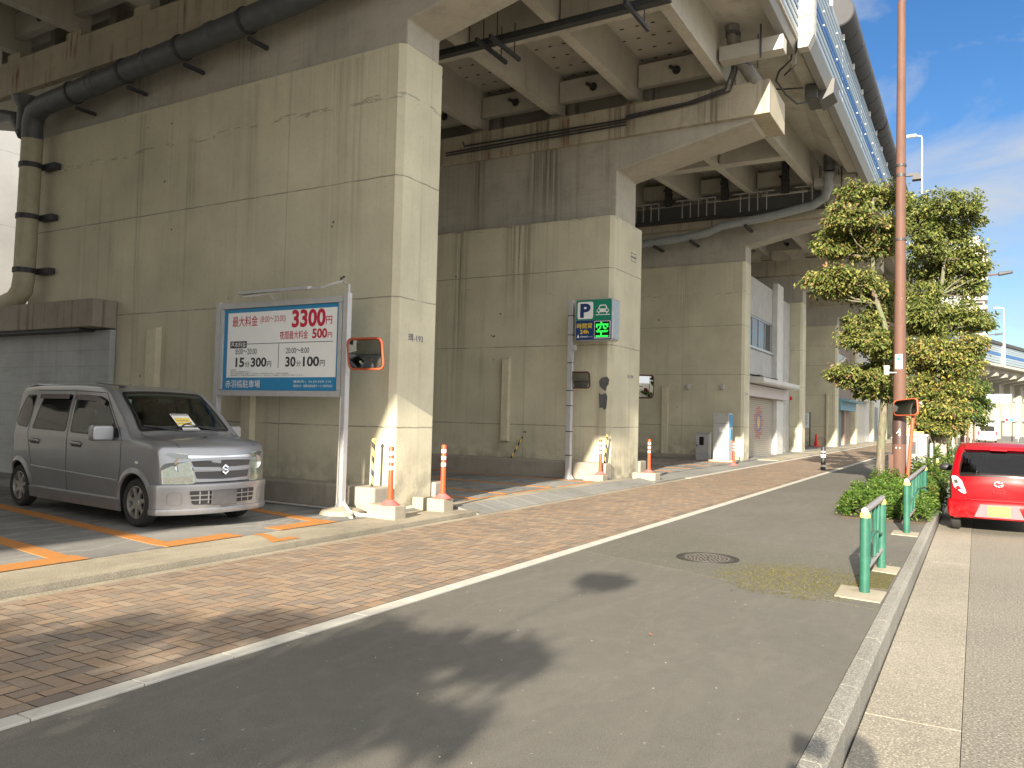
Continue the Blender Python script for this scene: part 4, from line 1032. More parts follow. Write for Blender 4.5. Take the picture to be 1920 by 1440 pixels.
part('badge', b, CHROME, van)
# bumper wraps round the nose
def nose_band(b, prof, vmax=.70, tail=.30, m=0, front=True, cr=car):
    path = []; n = 26; ue = cr.u1 if front else cr.u0; d = 1 if front else -1
    path.append((ue-d*tail, -interp(cr.W, ue-d*tail), 0, -1))
    for i in range(n+1):
        v = vmax*math.sin((-1+2*i/n)*math.pi/2); path.append((cr.warp(ue, v), v, None, None))
    path.append((ue-d*tail, interp(cr.W, ue-d*tail), 0, 1))
    pts = [Vector((p[0], p[1])) for p in path]; k = len(pts); vs = []
    for i, p in enumerate(pts):
        t = (pts[min(i+1, k-1)]-pts[max(i-1, 0)]).normalized(); nn = Vector((t.y, -t.x)); nn = nn if d > 0 else -nn
        for o, z in prof: vs.append((p.x+nn.x*o, p.y+nn.y*o, z))
    q = len(prof); fs = []
    for i in range(k-1):
        for j in range(q-1):
            f = (i*q+j, (i+1)*q+j, (i+1)*q+j+1, i*q+j+1); fs.append(f if d > 0 else f[::-1])
    b.add(vs, fs, m)
b = MB(); nose_band(b, [(-.03,.165),(.028,.17),(.036,.20),(.030,.235),(.022,.24),(.026,.40),(.034,.475),(.030,.505),(.0,.52),(-.03,.52)]); part('front_bumper', b, SILVER, van, smooth=40)
b = MB(); P = round_poly([(-.40,.285),(.40,.285),(.43,.435),(-.43,.435)], .02); car.end_patch(b, P, True, .040); part('lower_intake', b, BLKP, van)
b = MB()
for z in (.335, .385):
    P = [(-.42,z-.006),(.42,z-.006),(.42,z+.006),(-.42,z+.006)]; car.end_solid(b, P, True, .040, .010, .06)
for v in (-.32,-.22,.12,.22,.32): car.end_solid(b, [(v-.006,.29),(v+.006,.29),(v+.006,.43),(v-.006,.43)], True, .040, .008, .2)
part('intake_bars', b, SILVER, van)
b = MB(); b.box(.715, .722, -.20, .13, .265, .435); part('number_plate', b, PLATEW, van, bevel=.004)
for sg in (-1, 1):
    b = MB(); P = round_poly([(sg*.50,.275),(sg*.64,.275),(sg*.64,.425),(sg*.50,.425)], .05); P = P if sg > 0 else P[::-1]
    car.end_patch(b, P, True, .033, 0, 0, [inset_poly(P, .008)]); part('fog_lamp_blank', b, plain('seam_grey', (.2,.2,.21), .5) if 'seam_grey' not in bpy.data.materials else bpy.data.materials['seam_grey'], van)
# wipers, washer, antenna
b = MB()
for pts in ([(-.09,-.15),(-.15,-.38),(-.18,-.54)], [(-.09,.42),(-.15,.18),(-.18,.02)], [(-.09,-.15),(-.17,-.02),(-.20,.10)]): b.tube([(car.warp(u, v), v, car.roofz(u, v)+.022) for u, v in pts], .011, 6)
part('wiper', b, BLKP, van)
b = MB(); b.box(.24, .26, -.02, .02, car.roofz(.25, 0), car.roofz(.25, 0)+.012); part('washer_jet', b, BLKP, van)
b = MB(); b.box(-.72, -.64, -.50, -.46, 1.595, 1.625); b.tube([(-.68,-.48,1.62),(-1.15,-.50,1.66)], .005, 5); part('antenna', b, BLKP, van)
b = MB(); b.prism([(-L_-.37,1.54),(-L_-.30,1.60),(-L_-.05,1.635),(-L_-.05,1.66),(-L_-.40,1.615)], 'y', -.5, .5); part('roof_spoiler', b, SILVER, van, bevel=.01)
for sg in (-1, 1):
    b = MB(); b.box(-L_-.345, -L_-.28, min(sg*.48,sg*.57), max(sg*.48,sg*.57), .95, 1.38); part('tail_light', b, LAMPR, van, bevel=.01)
for o in van.children_recursive:          # longer door section between the wheels
    for vtx in o.data.vertices:
        x = vtx.co.x
        if x < -.36: vtx.co.x = -.36+(x+.36)*VAN_K if x > -2.10 else x+(-2.10+.36)*(VAN_K-1)
van.location = VAN_LOC; van.rotation_euler = (0, 0, VAN_YAW); van.scale = (VAN_S,)*3
# paper notices on the windscreen
nt_ = thing('paper_notice', 'two white and yellow paper notices under the wiper on the silver car windscreen', 'paper notice', (0,0,0), None, True)
def wpt(u, v, o=.02):
    u = u-.185; e = .01; n = Vector((-(car.roofz(u+e, v)-car.roofz(u-e, v))/(2*e), 0, 1)).normalized(); return Vector((u, v, car.roofz(u, v)))+n*o
b = MB(); b.add([wpt(.02,-.10), wpt(.02,.14), wpt(-.14,.11), wpt(-.14,-.13)], [(0,1,2,3)]); part('sheet', b, WHITER, nt_)
b = MB(); b.add([wpt(.105,-.09,.03), wpt(.10,.15,.03), wpt(.045,.14,.026), wpt(.045,-.07,.024)], [(0,1,2,3)]); part('lower_sheet', b, WHITER, nt_)
b = MB()
for k in range(8):
    v = -.118+k*.029; b.add([wpt(-.118,v,.022), wpt(-.118,v+.019,.022), wpt(-.134,v+.017,.022), wpt(-.134,v-.002,.022)], [(0,1,2,3)])
for k in range(8): v = -.075+k*.027; b.add([wpt(.094,v,.032), wpt(.094,v+.018,.032), wpt(.08,v+.018,.032), wpt(.08,v,.032)], [(0,1,2,3)])
part('black_blocks', b, BLK_TXT, nt_)
b = MB()
for u in (-.02, -.055, -.085): b.add([wpt(u+.022,-.10,.022), wpt(u+.022,.10,.022), wpt(u,.095,.022), wpt(u,-.105,.022)], [(0,1,2,3)])
part('yellow_bars', b, YTXT, nt_)
b = MB()
for u in (-.02,-.055): b.add([wpt(u+.004,-.09,.024), wpt(u+.004,.07,.024), wpt(u,.07,.024), wpt(u,-.09,.024)], [(0,1,2,3)])
part('printed_lines', b, BLK_TXT, nt_)
nt_.location = VAN_LOC; nt_.rotation_euler = (0, 0, VAN_YAW); nt_.scale = (VAN_S,)*3

# ---------------------------------------------------------------- red hatchback seen from behind
red = thing('parked_hatchback', 'red small hatchback parked at the kerb, seen from behind', 'car', (0,0,0), None, True)
WB = 2.45
rtp = [(-WB-.50,.80),(-WB-.485,.92),(-WB-.45,1.02),(-WB-.40,1.16),(-WB-.30,1.38),(-WB-.20,1.445),(-WB+.2,1.485),(-1.2,1.49),(-.55,1.42),(.25,1.0),(.5,.92),(.72,.80),(.75,.65)]
rw = [(-WB-.50,.70),(-WB-.3,.725),(-WB,.738),(.2,.735),(.6,.70),(.75,.64)]
rc = Car(rtp, rw, .92, .22, (0,-WB), .325, .24, .18, .10, .09, .03)
car_prev = car; car = rc
RW = round_poly([(-WB-.468,-.60),(-WB-.285,-.53),(-WB-.285,.53),(-WB-.468,.60)][::-1], .045)
def inset2(P, du, dv):
    u0 = sum(p[0] for p in P)/len(P); U_ = max(abs(p[0]-u0) for p in P); V_ = max(abs(p[1]) for p in P); return [(u0+(p[0]-u0)*(1-du/U_), p[1]*(1-dv/V_)) for p in P]
RSD = [round_poly([(-2.35,.98),(-1.35,.95),(-1.35,1.37),(-2.05,1.36)], .06), round_poly([(-1.28,.95),(-.05,.95),(-.60,1.30),(-1.28,1.37)], .06)]
WS2 = round_poly([(.20,-.6),(.20,.6),(-.5,.5),(-.5,-.5)], .05)
part('body', rc.body([inset_poly(P, .04) for P in RSD], [inset2(RW, .010, .035), inset_poly(WS2, .04)], REDP, BLKP), [REDP, BLKP], red, smooth=32)
for sg in (-1, 1):
    for P in RSD:
        b = MB(); rc.side_patch(b, P, sg, .003, [inset_poly(P, .02)]); fr = part('side_window', b, GLOSSBLK, red); b = MB(); rc.side_patch(b, inset_poly(P, .02), sg, .002); part('pane', b, TINT, fr)
    b = MB()
    for pts in ([(.0,.92),(-.1,.4),(-.4,.28)], [(-1.31,1.42),(-1.31,.28)], [(-2.3,1.0),(-2.2,.7)]): rc.side_line(b, pts, sg, .008)
    part('door_seam', b, BLKP, red)
    b = MB(); b.ball((-.25, sg*.86, .98), .1, 12, 0, (.7, 1.25, .75)); mm_ = part('door_mirror', b, BLKP, red, smooth=60); b = MB(); b.box(-.28, -.22, min(sg*.7,sg*.8), max(sg*.7,sg*.8), .93, .98); part('mirror_arm', b, BLKP, mm_)
    # tail lamp: tall cluster on the corner
    PL = [(sg*.47,.665),(sg*.53,.66),(sg*.665,.76),(sg*.705,.955),(sg*.62,.955),(sg*.545,.88)]; PL = round_poly(PL if sg > 0 else PL[::-1], .03)
    b = MB()
    def rear_pt(v, z, off):
        # rear skin at height z
        lo = -WB-.50; u = lo
        while u < -WB+.1 and rc.ztop(u) < z: u += .004
        return (rc.warp(u, v)-off, v, z)
    def rear_patch(b, P, off, holes=(), step=.05, thick=.0):
        V, F = fill(P, holes, step); b.add([rear_pt(v, z, off) for v, z in V], [f[::-1] for f in F])
        if thick:
            Q = P; n = len(Q); vs = [rear_pt(p[0], p[1], off) for p in Q]+[rear_pt(p[0], p[1], off-thick) for p in Q]
            b.add(vs, [(i, (i+1)%n, n+(i+1)%n, n+i) for i in range(n)])
    rear_patch(b, PL, .028, thick=.05); tl = part('tail_light', b, CLEARP, red)
    b = MB(); P3 = [(sg*.55,.735),(sg*.61,.715),(sg*.65,.765),(sg*.59,.79)]; rear_patch(b, P3 if sg > 0 else P3[::-1], .032); part('red_lens', b, LAMPR, tl)
    b = MB(); P3 = [(sg*.60,.83),(sg*.66,.82),(sg*.67,.885),(sg*.61,.895)]; rear_patch(b, P3 if sg > 0 else P3[::-1], .032); part('chrome_bezel', b, CHROME, tl)
    b = MB(); P3 = [(sg*.615,.835),(sg*.645,.835),(sg*.65,.88),(sg*.62,.88)]; rear_patch(b, P3 if sg > 0 else P3[::-1], .036); part('inner_lamp', b, DARKM, tl)
b = MB(); rc.top_patch(b, RW, .008, [inset2(RW, .008, .022)], .04); rwf = part('rear_window', b, GLOSSBLK, red)
b = MB(); rc.top_patch(b, inset2(RW, .008, .022), .006, (), .04); part('pane', b, glassm('rear_glass', (.34,.38,.38), .9), rwf)
b = MB(); rc.top_patch(b, WS2, .006, [inset_poly(WS2, .03)], .08); wsf = part('windscreen', b, GLOSSBLK, red); b = MB(); rc.top_patch(b, inset_poly(WS2, .03), .005, (), .1); part('pane', b, GLASS, wsf)
b = MB(); b.box(-.42, -.38, -.12, .12, 1.30, 1.37); part('rear_view_mirror', b, BLKP, red, bevel=.01)
b = MB(); b.box(-2.4, .2, -.62, .62, .28, .34); part('cabin_floor', b, BLKP, red)
for v in (-.34, .34): seat(red, -1.05, v, .32, .55)
b = MB(); b.box(-2.1, -1.95, -.60, .60, .4, .98); part('rear_bench', b, SEAT, red, bevel=.05)
b = MB(); b.prism([(.2,.5),(.18,.94),(-.2,.96),(-.3,.5)], 'y', -.6, .6); part('dashboard', b, SEAT, red)
b = MB(); nose_band(b, [(-.05,.25),(.015,.26),(.035,.32),(.042,.44),(.034,.52),(.012,.555),(-.05,.56)], .715, .30, 0, False, rc); part('rear_bumper', b, REDP, red, smooth=45)
b = MB(); rear_patch(b, round_poly([(-.42,.56),(.42,.56),(.47,.605),(-.47,.605)], .02), .014, thick=.04); part('tailgate_lip', b, REDP, red)
b = MB()
for P in ([(-.50,.575),(-.44,.568),(-.44,.58),(-.50,.587)], [(.44,.568),(.50,.575),(.50,.587),(.44,.58)], [(-.44,.566),(.44,.566),(.44,.574),(-.44,.574)], [(-.505,.58),(-.495,.58),(-.62,1.0),(-.63,1.0)]): rear_patch(b, P, .016)
part('tailgate_seam', b, plain('dark_red_seam', (.12,.004,.008), .5), red)
b = MB(); xr = -WB-.50-.045
b.prism([(-.36,.285),(.36,.285),(.27,.50),(-.27,.50)], 'x', xr, xr+.01); part('plate_recess', b, plain('faded_red', (.52,.11,.13), .5), red)
b = MB(); b.box(xr-.012, xr-.004, -.165, .165, .315, .48); part('number_plate', b, PLATEY, red, bevel=.004)
b = MB(); ring = [(rear_pt(.065*math.cos(a), .845+.042*math.sin(a), .022)) for a in [i*6.2832/20 for i in range(21)]]; b.tube(ring, .007, 6)
ring = [(rear_pt(-.005+.035*math.cos(a), .848+.022*math.sin(a), .022)) for a in [.4+i*5.0/14 for i in range(15)]]; b.tube(ring, .006, 6); part('badge', b, CHROME, red, smooth=60)
b = MB(); rear_patch(b, round_poly([(-.085,.70),(.085,.70),(.085,.755),(-.085,.755)], .01), .012, [inset_poly(round_poly([(-.085,.70),(.085,.70),(.085,.755),(-.085,.755)], .01), .006)]); part('tailgate_handle', b, bpy.data.materials['dark_red_seam'], red)
b = MB(); b.box(-WB-.352, -WB-.33, -.12, .12, 1.405, 1.425); part('brake_light', b, LAMPR, red)
b = MB(); b.prism([(-WB-.34,1.41),(-WB-.24,1.47),(-WB+.1,1.505),(-WB+.1,1.48),(-WB-.2,1.43)], 'y', -.50, .50); part('roof_spoiler', b, REDP, red, bevel=.01)
for uw in (0, -WB):
    for sg in (-1, 1): wheel(red, 'wheel', (uw, sg*.64, .275), .275, .15, sg, 7, ALLOY)
    b = MB(); b.lathe([(.315,-.69),(.315,.69)], (uw,0,.275), 'y', 28); b.f = [f for f in b.f if sum(b.v[i][2] for i in f)/4 > .26]; b.m = [0]*len(b.f); b.c = [None]*len(b.f); part('wheel_well', b, BLKP, red)
b = MB(); b.tube([(-2.9,-.4,.27),(-2.6,-.38,.27)], .03, 8); b.box(-2.85, -1.9, -.6, .6, .26, .30); part('exhaust', b, DARKM, red)
red.location = (.30, 14.86+WB*.93+.46, -.197); red.rotation_euler = (0, 0, R(90)); red.scale = (.94,)*3

# ---------------------------------------------------------------- white van far up the road
def far_van(name, label, loc, s=1.0):
    t = thing(name, label, 'van', (0,0,0), None, True)
    tp = [(-2.9,1.2),(-2.88,1.6),(-2.8,1.92),(-2.6,2.0),(-.6,2.0),(.1,1.5),(.6,1.1),(.75,.9),(.78,.6)]
    c = Car(tp, [(-2.9,.84),(.4,.85),(.78,.78)], 1.05, .10, (0,-2.4), .37, .25, .1, .04, .10, .02)
    part('body', c.body([], [], WHITEP, BLKP), [WHITEP, BLKP], t, smooth=32)
    b = MB(); c.end_patch(b, round_poly([(-.66,1.15),(.66,1.15),(.60,1.70),(-.60,1.70)], .08), False, .012); part('rear_window', b, GLOSSBLK, t)
    b = MB(); b.box(-2.97, -2.9, -.82, .82, .38, .62); part('rear_bumper', b, WHITEP, t, bevel=.03)
    for sg in (-1, 1):
        b = MB(); b.box(-2.93, -2.88, min(sg*.70,sg*.83), max(sg*.70,sg*.83), .75, 1.15); part('tail_light', b, LAMPR, t)
        for u in (0, -2.4): wheel(t, 'wheel', (u, sg*.74, .32), .32, .18, sg, 6, ALLOY)
    b = MB(); b.box(-2.93, -2.905, -.28, .28, .86, .98); part('number_plate', b, PLATEW, t)
    t.location = loc; t.rotation_euler = (0, 0, R(90)); t.scale = (s,)*3; return t
far_van('parked_delivery_van', 'white van far up the road beyond the red car', (1.0, 106, -.197), 1.08)
# ================================================================== signs, bollards, mirrors
def xz(y): return lambda a, c: (a, y, c)
# parking fee board
YS = 8.62
t = thing('parking_fee_sign', 'large white and blue parking fee board on grey posts beside the silver car', 'sign board', (-9.1, YS, .05))
for x, zt_, z0 in ((-10.42, 3.17, .05), (-7.76, 3.19, .12)):
    b = MB(); b.box(x-.045, x+.045, YS-.045, YS+.045, z0, zt_); ps = part('post', b, GREYPAINT, t, bevel=.006)
    b = MB(); b.box(x-.13, x+.13, YS-.13, YS+.13, z0, z0+.015)
    for dx, dy in ((1,0),(-1,0),(0,1),(0,-1)):
        if dx: b.prism([(x+dx*.055,z0+.015),(x+dx*.13,z0+.015),(x+dx*.055,z0+.16)], 'y', YS-.006, YS+.006)
        else: b.prism([(YS+dy*.05,z0+.015),(YS+dy*.13,z0+.015),(YS+dy*.05,z0+.16)], 'x', x-.006, x+.006)
    part('base_plate', b, STEEL, ps)
b = MB(); b.tube([(-7.79,YS-.06,.2),(-7.78,YS-.06,1.7)], .012, 6); part('cable', b, PANEL_W, t)
b = MB(); b.box(-10.36, -7.82, YS-.045, YS+.045, 3.06, 3.15); b.box(-10.36, -7.82, YS-.045, YS+.045, 1.70, 1.785); b.box(-10.36, -10.29, YS-.045, YS+.045, 1.79, 3.055); b.box(-7.885, -7.82, YS-.045, YS+.045, 1.79, 3.055); part('frame', b, GREYPAINT, t, bevel=.004)
b = MB(); b.box(-10.285, -7.89, YS-.02, YS+.04, 1.79, 3.055); pn = part('panel', b, BOARDB, t)
Yp = YS-.022
b = MB(); b.box(-10.20, -7.925, Yp-.002, Yp, 1.985, 2.995); wp_ = part('white_field', b, BOARDW, pn)
Yt = Yp-.004; F = xz(Yt)
SX = lambda x: -10.20+(x+10.204)*(2.275/2.405)     # board units measured to the built width
b = MB()
for s, a0, a1, c0, c1, bo in (('最大料金',-10.096,-9.505,2.775,2.941,.008), ('(8:00〜20:00)',-9.442,-8.880,2.800,2.922,.0), ('3300',-8.743,-8.031,2.723,2.990,.035), ('円',-8.025,-7.897,2.752,2.870,.015),
    ('夜間最大料金',-8.997,-8.388,2.552,2.681,.008), ('500',-8.301,-7.991,2.552,2.698,.035), ('円',-7.979,-7.888,2.557,2.633,.015)):
    put_text(b, s, SX(a0), SX(a1), c0, c1, F, bo)
part('red_lettering', b, RED_TXT, pn)
b = MB(); b.box(SX(-10.132), SX(-9.744), Yt, Yt+.001, 2.441, 2.549); b.box(SX(-9.748), SX(-7.866), Yt, Yt+.001, 2.498, 2.507); b.box(SX(-9.016), SX(-9.006), Yt, Yt+.001, 2.125, 2.498)
for s, a0, a1, c0, c1, bo in (('8:00〜20:00',-9.998,-9.504,2.342,2.431,.004), ('15',-9.991,-9.785,2.145,2.293,.03), ('分',-9.767,-9.661,2.146,2.231,.01), ('300',-9.631,-9.274,2.145,2.290,.03), ('円',-9.261,-9.166,2.141,2.230,.01),
    ('20:00〜8:00',-8.851,-8.354,2.342,2.425,.004), ('30',-8.855,-8.633,2.141,2.293,.03), ('分',-8.617,-8.521,2.145,2.232,.01), ('100',-8.476,-8.136,2.142,2.289,.03), ('円',-8.121,-8.022,2.145,2.233,.01)):
    put_text(b, s, SX(a0), SX(a1), c0, c1, F, bo)
for k, (s, a1) in enumerate((('注意事項', -9.98), ('施設内は徐行・夜間は駐車できません。', -9.62), ('車内での貴重品の紛失・盗難については当社は一切責任を負いません。ご不明な点は係員まで', -8.75), ('駐車場内での事故等の賠償はいたしません。ご理解とご協力をお願いします。', -8.45))):
    put_text(b, s, SX(-10.104), SX(a1), 2.092-k*.028, 2.112-k*.028, F)
part('black_lettering', b, BLK_TXT, pn)
b = MB(); put_text(b, '基本料金', SX(-10.112), SX(-9.764), 2.453, 2.537, xz(Yt-.001), .004)
put_text(b, '赤羽橋駐車場', SX(-10.215), SX(-9.403), 1.825, 1.945, F, .006); put_text(b, '連絡先：0120-559-115', SX(-8.671), SX(-7.880), 1.903, 1.942, F, .002); put_text(b, '運営会社：首都高速道路サービス株式会社', SX(-8.668), SX(-7.850), 1.838, 1.877, F, .002); part('white_lettering', b, WHT_TXT, pn)
b = MB(); b.cyl((-9.68,YS-.20,3.205),(-8.35,YS-.20,3.255), .022, 12); fx_ = part('tube_light', b, OFFW, t, smooth=40)
b = MB(); b.prism([(YS-.26,3.24),(YS-.14,3.24),(YS-.16,3.285),(YS-.24,3.285)], 'x', -9.74, -8.30); part('reflector_hood', b, GREYPAINT, fx_)
b = MB(); b.tube([(-8.30,YS-.2,3.25),(-8.1,YS-.18,3.26),(-7.96,YS-.1,3.32),(-7.86,YS,3.36),(-7.74,YS,3.30),(-7.74,YS,3.19)], .018, 6); b.tube([(-9.2,YS-.2,3.26),(-9.2,YS,3.16)], .012, 5); part('conduit', b, GREYPAINT, t)
b = MB(); b.lathe([(.34,.0),(.30,.07),(.10,.11),(.001,.12)], (-7.74,8.62,.045), 'z', 9); solo('concrete_footing', b, BLOCK, 'rough concrete footing under the right post of the parking fee board', 'footing', bevel=.02)
b = MB(); b.tube([(-7.66,8.56,.22),(-7.5,8.5,.12),(-7.38,8.52,.085),(-7.1,8.62,.075),(-6.95,8.62,.07)], .028, 8); b.tube([(-7.44,8.5,.11),(-7.36,8.35,.075),(-7.28,8.3,.07)], .024, 8); solo('conduit_pipe', b, PANEL_W, 'bent white conduit pipe lying at the foot of the fee board post', 'pipe', smooth=40)
b = MB(); b.tube([(-10.3,8.80,.1),(-9.3,8.82,.085),(-7.9,8.83,.08)], .016, 6); solo('conduit_pipe', b, PANEL_W, 'thin white conduit along the kerb wall behind the silver car', 'pipe', smooth=40)
b = MB(); b.tube([(-7.36,9.35,.075),(-7.34,9.7,.08),(-7.32,10.05,.085),(-7.30,10.35,.09)], .035, 8); solo('conduit_pipe', b, PANEL_W, 'white conduit lying along the foot of the nearest pier between concrete blocks', 'pipe', smooth=40)

# convex mirrors
def convex(b, w, h, depth=.05, n=12, r=.18):
    """bulged rounded rectangle facing -y"""
    P = round_poly([(-w/2,-h/2),(w/2,-h/2),(w/2,h/2),(-w/2,h/2)], r*min(w, h), 4)
    V, F = fill(P, (), .06); b.add([(x, -depth*(1-(2*x/w)**2*.6-(2*z/h)**2*.4), z) for x, z in V], [f for f in F]); return P
def mirror(label, loc, rz, w, h, tilt, col, arm, cat='mirror', name='convex_mirror', pole=None):
    t = thing(name, label, cat, (0,0,0), None, True)
    b = MB(); P = convex(b, w*.92, h*.90); part('mirror_glass', b, MIRRORM, t, smooth=60)
    P = round_poly([(-w/2,-h/2),(w/2,-h/2),(w/2,h/2),(-w/2,h/2)], .2*min(w, h), 5)
    b = MB(); b.tube([(x, .0, z) for x, z in P]+[(P[0][0], 0, P[0][1])], .017*w/.55, 8); part('rim', b, col, t, smooth=50)
    b = MB(); V, F = fill(inset_poly(P, .01), (), .1); b.add([(x, .03, z) for x, z in V], [f[::-1] for f in F]); part('back_shell', b, col, t)
    b = MB(); b.tube([tuple(p) for p in arm], .016, 6); part('arm', b, STEEL, t)
    t.location = loc; t.rotation_euler = (R(tilt), 0, R(rz)); return t
mirror('orange rimmed convex mirror on the right post of the parking fee board', (-7.30, 8.50, 2.30), 4, .58, .42, 9, ORNGP, [(-.32,.08,.02),(-.1,.06,0),(0,.03,0)])
mirror('small convex mirror on the tall post of the green parking sign', (-7.98, 16.80, 2.36), 0, .54, .37, 9, BROWNP, [(-.30,.05,.0),(-.1,.06,0),(0,.03,0)])
mirror('convex mirror half hidden at the back edge of the streaked pier', (-7.70, 20.3, 2.36), 40, .5, .62, 4, BROWNP, [(-.2,-.5,.0),(-.05,.1,0),(0,.03,0)])

# green parking sign
t = thing('parking_sign', 'green and navy P sign with lit vacancy display on a tall grey post', 'sign', (-8.2, 16.8, .05))
b = MB(); b.box(-8.27, -8.15, 16.74, 16.86, .05, 4.22); ps = part('post', b, GREYPAINT, t, bevel=.012)
b = MB()
for z in (.6,1.15,1.75,2.1,2.75,3.4,3.85): b.box(-8.275, -8.145, 16.735, 16.865, z, z+.02)
part('strap', b, DARKM, ps)
b = MB(); b.box(-8.36, -8.06, 16.65, 16.95, .05, .065)
for dx in (1, -1): b.prism([(-8.21+dx*.06,.066),(-8.21+dx*.15,.066),(-8.21+dx*.06,.20)], 'y', 16.795, 16.805)
b.prism([(16.74,.066),(16.65,.066),(16.74,.2)], 'x', -8.216, -8.204); part('base_plate', b, STEEL, ps)
b = MB(); b.box(-8.14, -8.06, 16.72, 16.8, 3.05, 3.17); b.tube([(-8.1,16.76,3.1),(-8.13,16.73,2.8),(-8.15,16.73,2.3)], .01, 5); part('junction_box', b, GREYPAINT, t)
Ya, Yb = 16.66, 17.06
b = MB(); b.prism(round_poly([(-8.04,3.255),(-7.11,3.255),(-7.11,4.21),(-8.04,4.21)], .07, 5), 'y', Ya, Yb); bx = part('sign_box', b, STEEL, t, bevel=.012)
U = lambda x: -8.02+(x+8.109)*(.89/.84)*.985; Vz = lambda z: 3.275+(z-3.321)*(.915/.926)
def pane(b, x0, x1, z0, z1, y, r=.02): b.prism(round_poly([(U(x0),Vz(z0)),(U(x1),Vz(z0)),(U(x1),Vz(z1)),(U(x0),Vz(z1))], r, 3), 'y', y-.004, y)
b = MB(); pane(b, -8.109, -7.270, 3.775, 4.247, Ya-.001); part('green_field', b, SGREEN, bx)
b = MB(); pane(b, -8.109, -7.270, 3.321, 3.770, Ya-.001); part('navy_field', b, NAVY, bx)
y1 = Ya-.006
b = MB(); pane(b, -8.075, -7.700, 3.805, 4.205, y1, .05); part('white_square', b, BOARDW, bx)
b = MB(); put_text(b, 'P', U(-8.01), U(-7.76), Vz(3.835), Vz(4.165), xz(y1-.006), .045); part('letter', b, NAVY, bx)
b = MB(); fx = lambda x, z: (U(-7.47)+x*.185, Vz(3.99)+z*.155)
car_poly = [(-.80,-.25),(-.80,.12),(-.62,.28),(-.45,.75),(-.32,.85),(.32,.85),(.45,.75),(.62,.28),(.80,.12),(.80,-.25),(.62,-.25),(.62,-.45),(.45,-.45),(.45,-.25),(-.45,-.25),(-.45,-.45),(-.62,-.45),(-.62,-.25)]
b.prism([fx(*p) for p in car_poly], 'y', y1-.004, y1); b.prism([fx(-.95,-.68), fx(.95,-.68), fx(.95,-.56), fx(-.95,-.56)], 'y', y1-.004, y1); part('car_symbol', b, WHT_TXT, bx)
b = MB(); b.prism([fx(-.45,.28), fx(.45,.28), fx(.32,.68), fx(-.32,.68)], 'y', y1-.006, y1-.0045)
for s in (-1, 1):
    b.prism([(fx(s*.56, 0)[0]+.028*math.cos(a), fx(0, .02)[1]+.028*math.sin(a)) for a in [i*6.283/12 for i in range(12)]], 'y', y1-.006, y1-.0045)
part('symbol_cutouts', b, SGREEN, bx)
b = MB(); put_text(b, '時間貸', U(-8.085), U(-7.715), Vz(3.585), Vz(3.71), xz(y1), .006); put_text(b, '24h', U(-8.01), U(-7.80), Vz(3.462), Vz(3.556), xz(y1), .02); part('yellow_lettering', b, YTXT, bx)
b = MB(); put_text(b, '首都高速道路サービス', U(-8.0), U(-7.70), Vz(3.375), Vz(3.41), xz(y1), .01)
b.prism([(U(-8.085),Vz(3.37)),(U(-8.02),Vz(3.37)),(U(-8.035),Vz(3.41)),(U(-8.05),Vz(3.45)),(U(-8.07),Vz(3.41))], 'y', y1-.003, y1); part('white_lettering', b, WHT_TXT, bx)
b = MB(); pane(b, -7.665, -7.285, 3.345, 3.750, y1, .01); part('display_frame', b, BOARDW, bx)
b = MB(); pane(b, -7.650, -7.30, 3.362, 3.735, y1-.005, .005); part('display', b, LEDOFF, bx)
glyph = ['0000001100000000','0000001100000000','0111111111111110','0111111111111110','0110001001000110','0110011001100110','0000011001111000','0001110000111000','0001100000000000','0111111111111110','0011111111111100','0000001100000000','0000001100000000','0000001100000000','0111111111111110','0111111111111110']
b = MB()
for r_, row in enumerate(glyph):
    for c_, ch in enumerate(row):
        if ch == '1':
            x = U(-7.643)+(c_+.5)*(U(-7.307)-U(-7.643))/16; z = Vz(3.728)-(r_+.5)*(Vz(3.728)-Vz(3.37))/16
            b.box(x-.0085, x+.0085, y1-.014, y1-.011, z-.0085, z+.0085)
part('lit_diodes', b, LEDON, bx)

# orange posts on blocks
def block(label, x0, x1, y0, y1, z1):
    b = MB(); b.box(x0, x1, y0, y1, -.05, z1); return solo('concrete_block', b, BLOCK, label, 'concrete block', ((x0+x1)/2, (y0+y1)/2, 0), 'concrete blocks under the orange posts', bevel=.018, seg=3)
block('rough concrete block nearest the parking fee board, under an orange post', -7.28, -6.79, 8.60, 8.86, .235)
block('concrete block at the back corner of the nearest pier, under an orange post', -7.38, -6.80, 9.76, 10.03, .235)
block('low concrete block at the near corner of the streaked pier', -7.78, -7.29, 16.70, 16.98, .20)
block('low concrete block at the far corner of the streaked pier', -7.20, -6.62, 18.25, 18.62, .20)
def orange_post(label, x, y, z, first=[None], h=.80):
    if first[0] is None:
        t = thing('orange_post', label, 'delineator post', (0,0,0), 'orange delineator posts', True)
        b = MB(); b.lathe([(.001,.0),(.125,.0),(.128,.012),(.10,.035),(.062,.062),(.05,.075),(.001,.075)], n=20); part('base', b, PINKB, t, smooth=40)
        b = MB(); b.lathe([(.040,.07),(.036,.30),(.036,.785),(.030,.80),(.001,.80)], n=18); part('tube', b, ORNG, t, smooth=40)
        for z_ in (.48, .58, .68):
            q = MB(); q.lathe([(.0362,z_),(.0375,z_+.002),(.0375,z_+.050),(.0362,z_+.052)], n=18); part('reflective_band', q, WHITER, t, smooth=40)
        first[0] = t
    else: t = copy_tree(first[0]); t['label'] = label
    t.location = (x, y, z); return t
orange_post('orange post on the block right of the parking fee board', -6.95, 8.70, .235)
orange_post('orange post at the back corner of the nearest pier, in front of the second bay', -6.90, 9.88, .235)
orange_post('orange post in front of the streaked pier, near the green parking sign', -7.42, 16.84, .20)
